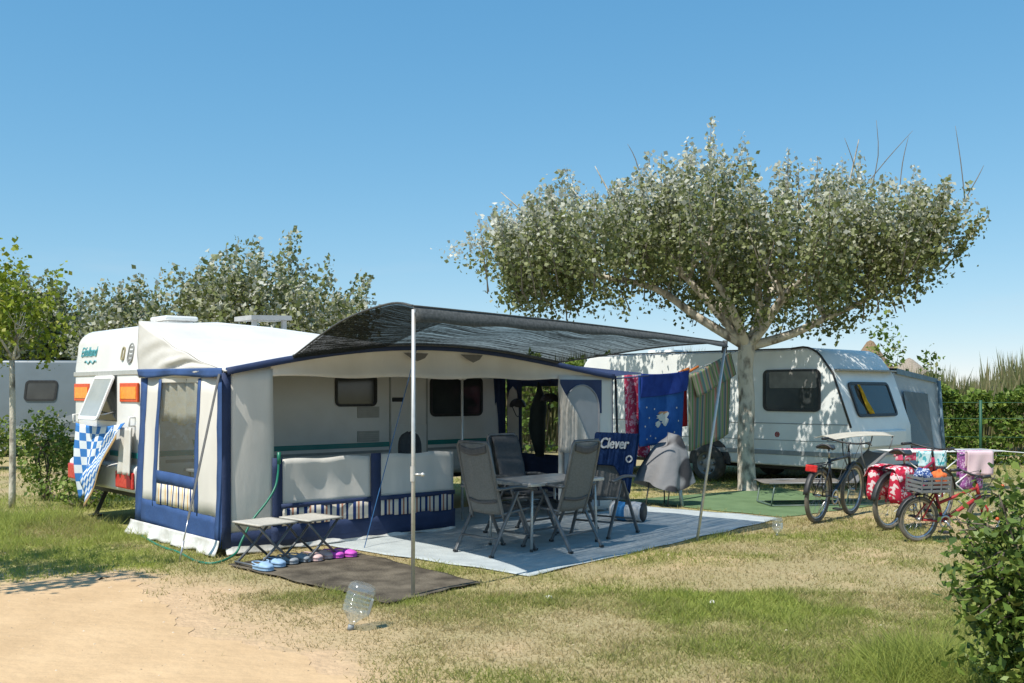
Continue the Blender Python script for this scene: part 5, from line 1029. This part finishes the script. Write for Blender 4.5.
airer_cloth(-0.02,0.34,-0.30,0.32, mat('pale_pink_cloth', (0.66,0.50,0.52), (0.60,0.44,0.48), 6, 0.9), 'pale pink cloth on the right half of the airer')
airer_cloth(-0.08,0.25,-0.22,0.50, blotch_mat('purple_print', (0.30,0.10,0.30), (0.62,0.45,0.6), 20), 'purple printed cloth hanging under the pale pink one', ph=1)

# ------------------------------------------------------------------ trees and plants
def shoots_cloud(starts, dirs, lens, per_m, jit, taper=0.5):
    out = []
    for s, d, L in zip(starts, dirs, lens):
        n = max(3, int(per_m*L)); t = rng.random(n); cv = np.array([0,0,0.18*L])
        p = s[None]+d[None]*(t*L)[:,None]+cv[None]*(t**2)[:,None]+rng.normal(size=(n,3))*(jit*(1-taper*t))[:,None]; out.append(p)
    return np.concatenate(out)
def limbs(b, fork, ends, r0, sub=3, wob=0.12, rs=None, bow=None):
    """tapering limbs from a fork to each end, with side branches"""
    rr = random.Random(rs or 1)
    for ie, e in enumerate(ends):
        e = Vector(e); fk = Vector(fork); L = (e-fk).length; pts = []
        for k in range(6):
            t = k/5; p = fk.lerp(e, t)+Vector((0,0,(bow[ie] if bow else -0.05)*L*math.sin(PI*t)))+Vector((rr.uniform(-1,1),rr.uniform(-1,1),rr.uniform(-1,1)))*wob*(0 if k in (0,5) else 1)*0.5; pts.append(p)
        b.tube(pts, [r0*(1-0.82*k/5) for k in range(6)], 8, smooth_path=3)
        for q in range(sub):
            i = rr.randint(2,4); s = pts[i]; d = (e-fk).normalized(); sd = Vector((rr.uniform(-1,1),rr.uniform(-1,1),rr.uniform(0.1,1.0))).normalized(); f = s+(d*0.5+sd)*L*rr.uniform(0.25,0.42)
            b.tube([s, s.lerp(f,.5)+Vector((0,0,-0.04)), f], [r0*0.38, r0*0.24, r0*0.07], 6, smooth_path=3)
# the big poplar
TX = [-0.86,-0.45,0.10,0.46,0.95,1.46,1.9,2.29,2.75,3.12,3.45,3.95,4.3,4.78,5.61,6.44,7.0,7.5]
ZT = [4.02,4.35,4.72,5.02,5.22,5.02,5.25,5.35,5.50,5.72,5.55,5.18,5.30,5.28,5.32,5.22,4.72,4.75]
ZT = [z-0.16 for z in ZT]
ZB = [3.78,3.60,3.12,3.02,3.05,3.12,3.22,3.30,3.22,3.02,2.90,2.80,2.78,2.78,2.92,3.20,3.75,4.35]
TB = Vector((3.90,16.6,0))
tree = thing('poplar_tree', 'wide white poplar with pale trunk and silvery leaves in front of the right caravan', 'tree', TB)
b = MB()
b.tube([(0.02,0,-0.05),(0.0,0,0.15),(-0.02,0,0.8),(0.0,0.02,1.5),(-0.03,0,2.0),(0.0,0,2.45)], [0.19,0.15,0.135,0.13,0.125,0.145], 14, smooth_path=4)
fk = Vector((0,0,2.38))
ends = [(-3.9,0.2,1.75),(-2.4,-0.5,2.5),(-0.9,0.3,2.9),(0.5,-0.4,2.9),(1.9,0.3,2.7),(3.35,-0.1,2.05),(-1.2,-1.5,2.1),(1.2,-1.5,2.0),(-1.0,1.7,2.2),(1.4,1.7,2.2)]
limbs(b, fk, [fk+Vector(e)-Vector((0,0,0.38)) for e in ends], 0.085, 4, 0.16, 4, [.10,.06,0,0,.02,-.06,.03,.03,.03,.03])
trunk = b.build('trunk', bark, tree)
b = MB()
for pts in ([(2.9,-0.1,2.0+1.9),(3.35,-0.05,4.35),(3.62,0,4.78),(3.70,0.0,5.02)], [(3.62,0,4.80),(3.55,0.0,5.45),(3.46,0.0,6.05)], [(3.66,0,4.9),(3.85,0.05,5.2),(3.98,0.1,5.42)], [(2.1,0.2,4.9),(2.25,0.2,5.6),(2.22,0.2,6.2)], [(2.6,0.2,4.9),(2.7,0.3,5.5),(2.8,0.3,5.95)], [(1.9,0.0,5.0),(1.75,0.0,5.5),(1.62,0.0,5.85)], [(-1.7,0,5.0),(-1.85,0,5.5),(-1.98,0,5.75)], [(-3.4,0,4.1),(-3.5,0,4.5),(-3.62,0,4.75)], [(2.8,0.1,4.3),(3.4,0.1,4.5),(3.75,0.1,4.65)], [(2.0,0.4,5.0),(2.5,0.5,5.6),(2.95,0.5,6.1)]):
    b = MB(); b.tube([Vector(p) for p in pts], [0.020 if len(pts) > 3 else 0.009]+[0.008]*(len(pts)-2)+[0.003], 5, smooth_path=3); b.build('dead_twig', wood_twig, tree)
S, D, LN_ = [], [], []
RY = 2.35
while len(S) < 700:
    X = rng.uniform(0.0, 7.0); xc = (X-3.5)/3.75; ry = RY*math.sqrt(max(0.02, 1-abs(xc)**2.8)); Y = rng.uniform(-ry, ry); e = math.sqrt(max(0, 1-(Y/(ry+0.15))**2))
    zt, zb = np.interp(X, TX, ZT), np.interp(X, TX, ZB); zt += 0.30*(vnoise(np.array([X*2.1]), np.array([Y*2.1]), 5)[0]-0.5); zm = zb+(zt-zb)*0.36
    top = zm+(zt-zm)*(0.30+0.70*e); bot = zm-(zm-zb)*(0.35+0.65*e)
    if vnoise(np.array([X*1.5+7]), np.array([Y*1.5]), 9)[0] < 0.37: continue
    L = rng.uniform(0.5, 1.05)*min(1, (top-bot)/1.0); z = rng.uniform(bot, max(bot+0.02, top-L*0.95))
    d = np.array([(X-3.9)*0.09+rng.normal()*0.28, Y*0.13+rng.normal()*0.28, 1.0]); d /= np.linalg.norm(d); S.append(np.array([X,Y+16.6,z])); D.append(d); LN_.append(L)
P = shoots_cloud(S, D, LN_, 138, 0.10)
S2, D2, L2 = [], [], []   # leaders that stand up out of the crown
for X, h in ((0.46,.15),(0.95,.35),(1.35,.0),(2.1,.25),(2.35,.45),(2.95,.4),(3.15,.5),(3.42,.35),(2.7,.1),(4.3,.35),(4.75,.25),(5.15,.15),(5.6,.3),(6.0,.15),(6.45,.2),(1.7,.1),(0.1,.1),(-.45,.15),(3.7,.0),(4.5,.1),(5.4,.1),(6.2,.1),(6.7,-.05)):
    for q in range(2):
        zt = np.interp(X, TX, ZT); S2.append(np.array([X+rng.normal()*.06, 16.6+rng.normal()*.5, zt-0.75])); d = np.array([rng.normal()*.05+(X-3.9)*0.015, rng.normal()*.06, 1]); D2.append(d); L2.append(0.62+h*(1 if q == 0 else .5))
P2_ = shoots_cloud(S2, D2, L2, 105, 0.085, 0.55)
# drooping sprays under the crown and leaf tufts along the far ends
P3 = []
for X, z, n in ((-0.05,3.9,60),(-0.2,4.2,60),(-0.35,3.75,40),(-0.1,4.45,50),(0.1,3.3,50),(-0.5,4.15,45),(0.15,3.6,60),(-0.02,3.15,30)): P3.append(np.array([X,16.6+rng.normal()*.4,z])+rng.normal(size=(n,3))*np.array([0.15,0.2,0.14]))
for _ in range(70):
    X = rng.uniform(-0.4, 6.6); Y = np.clip(rng.normal()*1.1,-2,2)*math.sqrt(max(0.02,1-abs((X-3.25)/3.6)**2)); z = np.interp(X, TX, ZB)+rng.uniform(-0.12,0.25); n = rng.integers(22,60); P3.append(np.array([X,16.6+Y,z])+rng.normal(size=(n,3))*np.array([0.16,0.16,0.12]))
for X, z in ((-0.75,3.85),(-0.95,3.95),(-0.6,4.15),(-0.3,4.0),(7.0,4.15),(7.25,4.4),(7.45,4.6),(6.9,3.6),(6.75,3.45),(5.3,2.75),(5.5,2.8),(5.2,2.65)): P3.append(np.array([X,16.6,z])+rng.normal(size=(50,3))*np.array([0.15,0.15,0.10]))
P3 = np.concatenate(P3)
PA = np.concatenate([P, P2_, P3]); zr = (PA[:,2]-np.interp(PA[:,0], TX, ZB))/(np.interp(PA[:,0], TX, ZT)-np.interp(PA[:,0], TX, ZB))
tone = np.clip(rng.random(len(PA))*0.58+0.42*np.clip(zr,0,1.2)**1.3+0.25*(rng.random(len(PA)) < 0.16*np.clip(zr*1.3,0.1,1)), 0, 1)  # silver share rises with height, painting in the crown top's white highlights
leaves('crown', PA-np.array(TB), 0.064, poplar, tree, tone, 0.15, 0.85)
b = MB()
for s, d, L in list(zip(S, D, LN_))[::3]+list(zip(S2, D2, L2)):
    s_ = Vector(s)-TB; d_ = Vector(d); b.tube([s_-d_*0.25, s_+d_*L*0.5, s_+d_*L+Vector((0,0,0.15*L))],[0.011,0.008,0.003],4)
b.build('twigs', wood_twig, tree)

def simple_tree(name, label, base, cx, cz, rx, ry, rz, nshoot, size, m, group, th=1.2, tr=0.10, spikes=0.35, tlift=0.0, seed=1, per=85, trunk_m=None):
    base = Vector(base); t = thing(name, label, 'tree', base, 0, group); r = random.Random(seed)
    S, D, L = [], [], []
    while len(S) < nshoot:
        p = rng.uniform(-1,1,3)
        if np.linalg.norm(p) > 1: continue
        if vnoise(np.array([p[0]*2.6+seed*3.1]), np.array([p[2]*2.6+p[1]*1.7]), seed)[0] < 0.27: continue
        k = 1+0.22*(vnoise(np.array([p[0]*3+seed]), np.array([p[1]*3.]), seed+4)[0]-0.5)
        S.append(np.array([cx+p[0]*rx*k, p[1]*ry*k, cz+p[2]*rz*k])); d = np.array([p[0]*.35+rng.normal()*.3, p[1]*.3+rng.normal()*.3, 1]); D.append(d/np.linalg.norm(d)); L.append(rng.uniform(.35,.8)*(1+spikes*max(0,p[2])))
    P = shoots_cloud(S, D, L, per, size*1.35); tn = np.clip(rng.random(len(P))*0.7+tlift+0.2*(rng.random(len(P)) < .2), 0, 1)
    leaves('crown', P, size, m, t, tn, 0.15, 0.85)
    b = MB(); b.tube([(0,0,-0.05),(0.01,0.0,th*0.5),(cx*0.1,0,th)], [tr*1.15,tr,tr*0.85], 10, smooth_path=3)
    limbs(b, (cx*0.1,0,th), [(cx+r.uniform(-.7,.7)*rx, r.uniform(-.6,.6)*ry, cz+r.uniform(0.0,.8)*rz) for _ in range(7)], tr*0.6, 3, 0.1, seed); b.build('trunk', trunk_m or bark_d, t); return t
bgp = 'poplars behind the caravans'
simple_tree('poplar_tree', 'bushy silver green poplar rising above the white caravan roof', (-5.2,22.2,0), 0.0, 2.78, 2.05, 1.7, 1.35, 330, 0.095, poplar, bgp, 1.3, 0.12, 0.5, 0.14, 2)
simple_tree('poplar_tree', 'lower round lobe of poplar left of the bushy one behind the caravan roof', (-7.0,22.6,0), 0.0, 2.45, 0.95, 1.1, 1.15, 110, 0.095, poplar, bgp, 1.2, 0.08, 0.5, 0.12, 3)
simple_tree('poplar_tree', 'grey green poplar far back behind the white caravan rear', (-10.4,27.0,0), 0.0, 2.7, 1.5, 1.3, 1.15, 150, 0.11, poplar, bgp, 1.2, 0.10, 0.5, 0.12, 4)
simple_tree('poplar_tree', 'grey green poplar further left behind the grey caravan roof', (-13.0,29.5,0), 0.0, 2.6, 2.0, 1.3, 1.15, 160, 0.11, poplar, bgp, 1.2, 0.10, 0.5, 0.10, 8)
simple_tree('poplar_tree', 'dense green tree behind the young tree at the left edge', (-14.2,28.5,0), 0.0, 2.9, 1.8, 1.3, 1.5, 210, 0.11, poplar, bgp, 1.2, 0.10, 0.4, 0.05, 5)
simple_tree('young_tree', 'young tree with thin stem and yellow green leaves at the left edge', (-7.05,14.1,0), 0.0, 2.36, 0.64, 0.62, 0.60, 72, 0.066, poplar_y, None, 2.1, 0.042, 0.3, 0.12, 6, 62, bark)
simple_tree('shade_tree', 'tree just left of the view that throws the dappled shade on the sandy track', (-6.3,7.3,0), 0.1, 3.5, 1.15, 1.1, 0.95, 75, 0.09, poplar_y, None, 2.2, 0.09, 0.3, 0.05, 7, 48, bark)
def shrub(name, label, base, rx, ry, h, n, size, m, cat='bush', group=None, z0=0.05):
    t = thing(name, label, cat, base, 0, group); p = rng.normal(size=(n,3)); p /= np.linalg.norm(p,axis=1)[:,None]; p *= (rng.random(n)**0.40)[:,None]
    k = 1+0.30*(vnoise(p[:,0]*2.5+base[0]*3, p[:,2]*2.5+p[:,1]*2, 3)-0.5); P = np.stack([p[:,0]*rx*k, p[:,1]*ry*k, z0+h/2+p[:,2]*h/2*k], 1); keep = (P[:,2] > 0.01) & (vnoise(p[:,0]*3.3+base[0], p[:,2]*3.3+p[:,1]*2.1, 13) > 0.22)
    leaves('foliage', P[keep], size, m, t, None, 0.2, 0.6)
    b = MB(); r = random.Random(int(abs(base[0])*100))
    for _ in range(9): b.tube([(r.uniform(-.08,.08),r.uniform(-.08,.08),-0.02),(r.uniform(-.5,.5)*rx,r.uniform(-.4,.4)*ry,h*0.5),(r.uniform(-.8,.8)*rx,r.uniform(-.6,.6)*ry,h*r.uniform(.7,.95))],[0.014,0.010,0.004],5,smooth_path=3)
    b.build('stems', bark_d, t); return t
shrub('shrub', 'dense dark green shrub in front of the far left caravan', (-11.2,21.0,0), 0.85, 0.7, 1.2, 2300, 0.085, hedge_l)
shrub('shrub', 'dark shrub against the left side of the white caravan', (-7.05,15.1,0), 0.42, 0.5, 1.35, 1900, 0.07, hedge_l)
shrub('shrub', 'low weedy shrub under the white caravan bumper', (-6.1,14.2,0), 0.75, 0.5, 0.42, 1300, 0.06, hedge_l)
shrub('shrub', 'green shrub between the left shrub and the white caravan', (-8.7,20.0,0), 0.8, 0.6, 0.6, 900, 0.08, hedge_l)
# hedge on the right with its wire fence
def hedge(name, label, p0, p1, th, h, n, size, m, seed):
    p0, p1 = Vector((*p0,0)), Vector((*p1,0)); t = thing(name, label, 'hedge', p0, math.atan2(p1.y-p0.y, p1.x-p0.x)); L = (p1-p0).length
    x = rng.random(n)*L; hh = h*(0.86+0.30*(fbm(x*0.8, x*0+seed, seed)-0.5)+0.22*(vnoise(x*2.7, x*0, seed+2)-0.5)); q = rng.random(n); front = rng.random(n) < 0.62
    z = np.where(front, hh*rng.random(n)**0.85, hh*(1-0.12*rng.random(n))); bul = 0.22*(vnoise(x*1.6, z*1.6, seed+5)-0.5)*2
    y = np.where(front, bul+0.25*rng.random(n)+0.25*(z/h)**3, rng.random(n)*th); keep = vnoise(x*2.2, z*2.6, seed+8) > 0.20
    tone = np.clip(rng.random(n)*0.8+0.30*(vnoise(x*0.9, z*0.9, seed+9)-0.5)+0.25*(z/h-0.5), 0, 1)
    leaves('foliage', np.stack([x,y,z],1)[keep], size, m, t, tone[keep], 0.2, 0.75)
    b = MB(); r = random.Random(seed)
    for k in range(int(L/0.35)): xx = k*0.35+r.uniform(-.1,.1); b.tube([(xx,0.35,-0.02),(xx+r.uniform(-.2,.2),0.35,h*0.5),(xx+r.uniform(-.3,.3),0.3,h*0.85)],[0.02,0.014,0.005],5)
    b.build('stems', bark_d, t); return t
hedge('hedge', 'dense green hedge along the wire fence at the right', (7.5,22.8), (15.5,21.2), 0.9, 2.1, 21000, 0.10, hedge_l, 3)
fe = thing('wire_fence', 'green wire fence with thin posts in front of the right hedge', 'fence', (7.5,22.3,0), math.atan2(-1.6,8)); gpst = mat('green_fence_paint', (0.02,0.10,0.06))
for k, x in enumerate((0.6,2.75,5.2,7.4)): b = MB(); b.tube([(x,0,-0.02),(x,0,1.45)],0.032,8); b.build('post', gpst, fe)
b = MB()
for z in (0.25,0.65,1.05,1.4): b.tube([(0.3,0,z),(7.9,0,z)],0.005,4)
b.build('wire', gpst, fe)
# reeds and far greenery behind the pitch
def reeds(name, label, x0, x1, y, dy, h0, h1, n, seed):
    x = rng.random(n)*(x1-x0)+x0; yy = y+rng.random(n)*dy; h = h0+(h1-h0)*(0.75*np.clip(fbm(x*0.8, x*0+3, seed)*2.2-0.6,0,1)+0.25*rng.random(n))*(0.45+0.55*rng.random(n)); cl = vnoise(x*1.3, yy*0.8, seed+4)
    b0 = np.stack([x,yy,np.zeros(n)-.02],1); ln = np.stack([rng.normal(size=n)*.22, rng.normal(size=n)*.2, np.zeros(n)],1); w_ = (0.022+0.03*rng.random(n)); a = rng.random(n)*PI; dv = np.stack([np.cos(a)*w_, np.sin(a)*w_, np.zeros(n)],1)
    top = b0+ln+np.stack([np.zeros(n),np.zeros(n),h],1); mid = b0+ln*0.35+np.stack([np.zeros(n),np.zeros(n),h*0.6],1)
    V = np.stack([b0, mid+dv, top, mid-dv],1).reshape(-1,3)
    return raw_mesh(name, V, 4, reed_l, None, np.clip(0.35+0.5*cl+rng.normal(size=n)*0.2,0,1))
tag(reeds('reeds','',6.5,26,25.5,3.0,1.9,3.0,5600,3), 'dry reeds standing behind the right hedge', 'reeds', kind='stuff')
tag(reeds('reeds','',-0.5,9,27.5,2.5,2.2,3.2,3000,5), 'reeds behind the right caravan roof', 'reeds', kind='stuff')
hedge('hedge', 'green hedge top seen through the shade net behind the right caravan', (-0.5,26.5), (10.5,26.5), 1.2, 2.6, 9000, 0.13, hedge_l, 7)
hedge('hedge', 'far dark hedge at the left behind the parked caravans', (-30,33.0), (-1.0,33.0), 1.5, 1.9, 12000, 0.16, hedge_l, 9)
shrub('sapling', 'tall thin sapling behind the roof of the right caravan', (10.3,27.5,0), 0.65, 0.5, 2.9, 520, 0.13, hedge_l, 'tree', None, 1.0)
shrub('sapling', 'leafy sapling beside the brown thatched peak', (11.3,27.0,0), 0.4, 0.4, 2.4, 330, 0.13, hedge_l, 'tree', None, 0.6)
def hut(label, base, r, ze, zp, m):
    t = thing('thatched_hut', label, 'hut', base); b = MB(); b.lathe([(r*0.8,0),(r*0.8,ze+0.2)],20); b.build('wall', mat('hut_wall', (0.35,0.28,0.2), None, 6, 0.9), t)
    b = MB(); b.lathe([(r,ze),(r*0.72,ze+(zp-ze)*0.25),(r*0.4,ze+(zp-ze)*0.58),(0.10,zp),(0.0,zp+0.05)],24); b.build('roof', m, t, solid=0.06)
hut('brown thatched peak rising behind the right caravan', (12.9,36,0), 1.15, 2.1, 3.40, mat('brown_thatch', (0.30,0.20,0.12), (0.20,0.13,0.075), 6, 0.95, 0.8, 60, stretch=(4,4,.6)))
hut('pale thatched peak between the right caravan and the reeds', (13.5,34,0), 1.6, 1.6, 2.70, mat('pale_thatch', (0.40,0.33,0.26), (0.30,0.25,0.19), 6, 0.95, 0.8, 60, stretch=(4,4,.6)))
# leafy bush close by on the right
bu_ = thing('leafy_bush', 'glossy green bush with orange hips in the right foreground', 'bush', (2.75,4.95,0))
stems = []; PL = []; rr = random.Random(12)
for k in range(470):
    a = rr.uniform(0, 2*PI); lean = rr.uniform(0.05, 1.0)**0.7; hgt = rr.uniform(0.35,1.42)*(1-0.28*lean*lean)
    e = Vector((math.cos(a)*lean*0.66+0.05, math.sin(a)*lean*0.60, hgt)); s = Vector((math.cos(a)*0.12*lean, math.sin(a)*0.12*lean, 0)); md = s.lerp(e,.5)+Vector((0,0,0.10))
    if k < 34: stems.append((s, md, e))
    n = rr.randint(28,46)
    for q in range(n):
        t = 0.25+0.75*rr.random(); p = s*(1-t)**2+md*2*t*(1-t)+e*t*t; PL.append((p.x+rng.normal()*0.035, p.y+rng.normal()*0.035, p.z+rng.normal()*0.03))
for k in range(14):   # long sprays
    a = rr.uniform(PI*0.75, PI*1.3); z0 = rr.uniform(0.5,0.9); s = Vector((-0.25,0,z0)); e = s+Vector((-0.30*rr.uniform(.5,1.0), math.sin(a)*0.3, rr.uniform(-0.05,.12))); stems.append((Vector((-0.05,0,0.1)), s, e))
    for q in range(16): t = rr.random(); p = s.lerp(e,t); PL.append((p.x+rng.normal()*0.02, p.y+rng.normal()*0.02, p.z+rng.normal()*0.02))
PL = np.array(PL); PL = PL[PL[:,2] > 0.02]
leaves('foliage', PL, 0.046, bush_l, bu_, None, 0.35, 0.55, 0.65)
b = MB()
for s, md, e in stems: b.tube([s, md, e],[0.010,0.007,0.003],5,smooth_path=4)
b.build('stems', bark_d, bu_)
hip_m = mat('orange_hip', (0.55,0.12,0.02), (0.45,0.06,0.02), 30, 0.4)
b = MB(); b.ball((0,0,0),0.010,8); hip = b.build('hip', hip_m, bu_)
for k in range(22):
    h = hip if k == 0 else hip.copy()
    if k: COL.objects.link(h); h.parent = bu_
    p = PL[rr.randrange(len(PL))]; h.location = (p[0],p[1],p[2]+0.01)
# pebbles and clods on the track and bare turf
n = 2600; x = rng.uniform(-5.5,4.5,n); y = rng.uniform(4.6,11.5,n); b_2, g_2, t_2 = gfields(x, y); k = (rng.random(n) < np.clip(b_2+0.15,0,1)); x, y = x[k], y[k]; n = len(x)
r_ = 0.003+0.010*rng.random(n)**3; V = []
octa = np.array([(1,0,0),(0,1,0),(-1,0,0),(0,-1,0),(0,0,.7)])
for a_, b3 in ((0,1),(1,2),(2,3),(3,0)): V.append(np.stack([np.stack([x,y,np.full(n,.004)],1)+octa[q][None]*r_[:,None]*(0.7+0.6*rng.random((n,1))*0+0.3) for q in (a_, b3, 4)],1).reshape(-1,3))
peb = ramp_mat('pebble', [(0,(0.30,0.22,0.14)),(0.6,(0.52,0.38,0.24)),(1,(0.62,0.55,0.45))], transl=0.0, rough=0.9)
tag(raw_mesh('pebbles', np.concatenate(V), 3, peb, None, np.tile(rng.random(n), 4)), 'small stones and clods on the sandy track', 'pebbles', kind='stuff')
# litter on the turf
for k, (px, py, s) in enumerate(((549,600,0.024),(712,605,0.020))):
    g = gp(px, py); lump_ = lump((g.x,g.y,0.02),(s,s*0.8,0.016),30+k); tag(lump_.build('paper_scrap', MATS['white_rag'], None, base=True), ('white scrap on the turf below the dining table','white scrap on the turf left of the bright green patch','white scrap on the turf near the leafy bush')[k], 'litter')
bpy.context.view_layer.update()
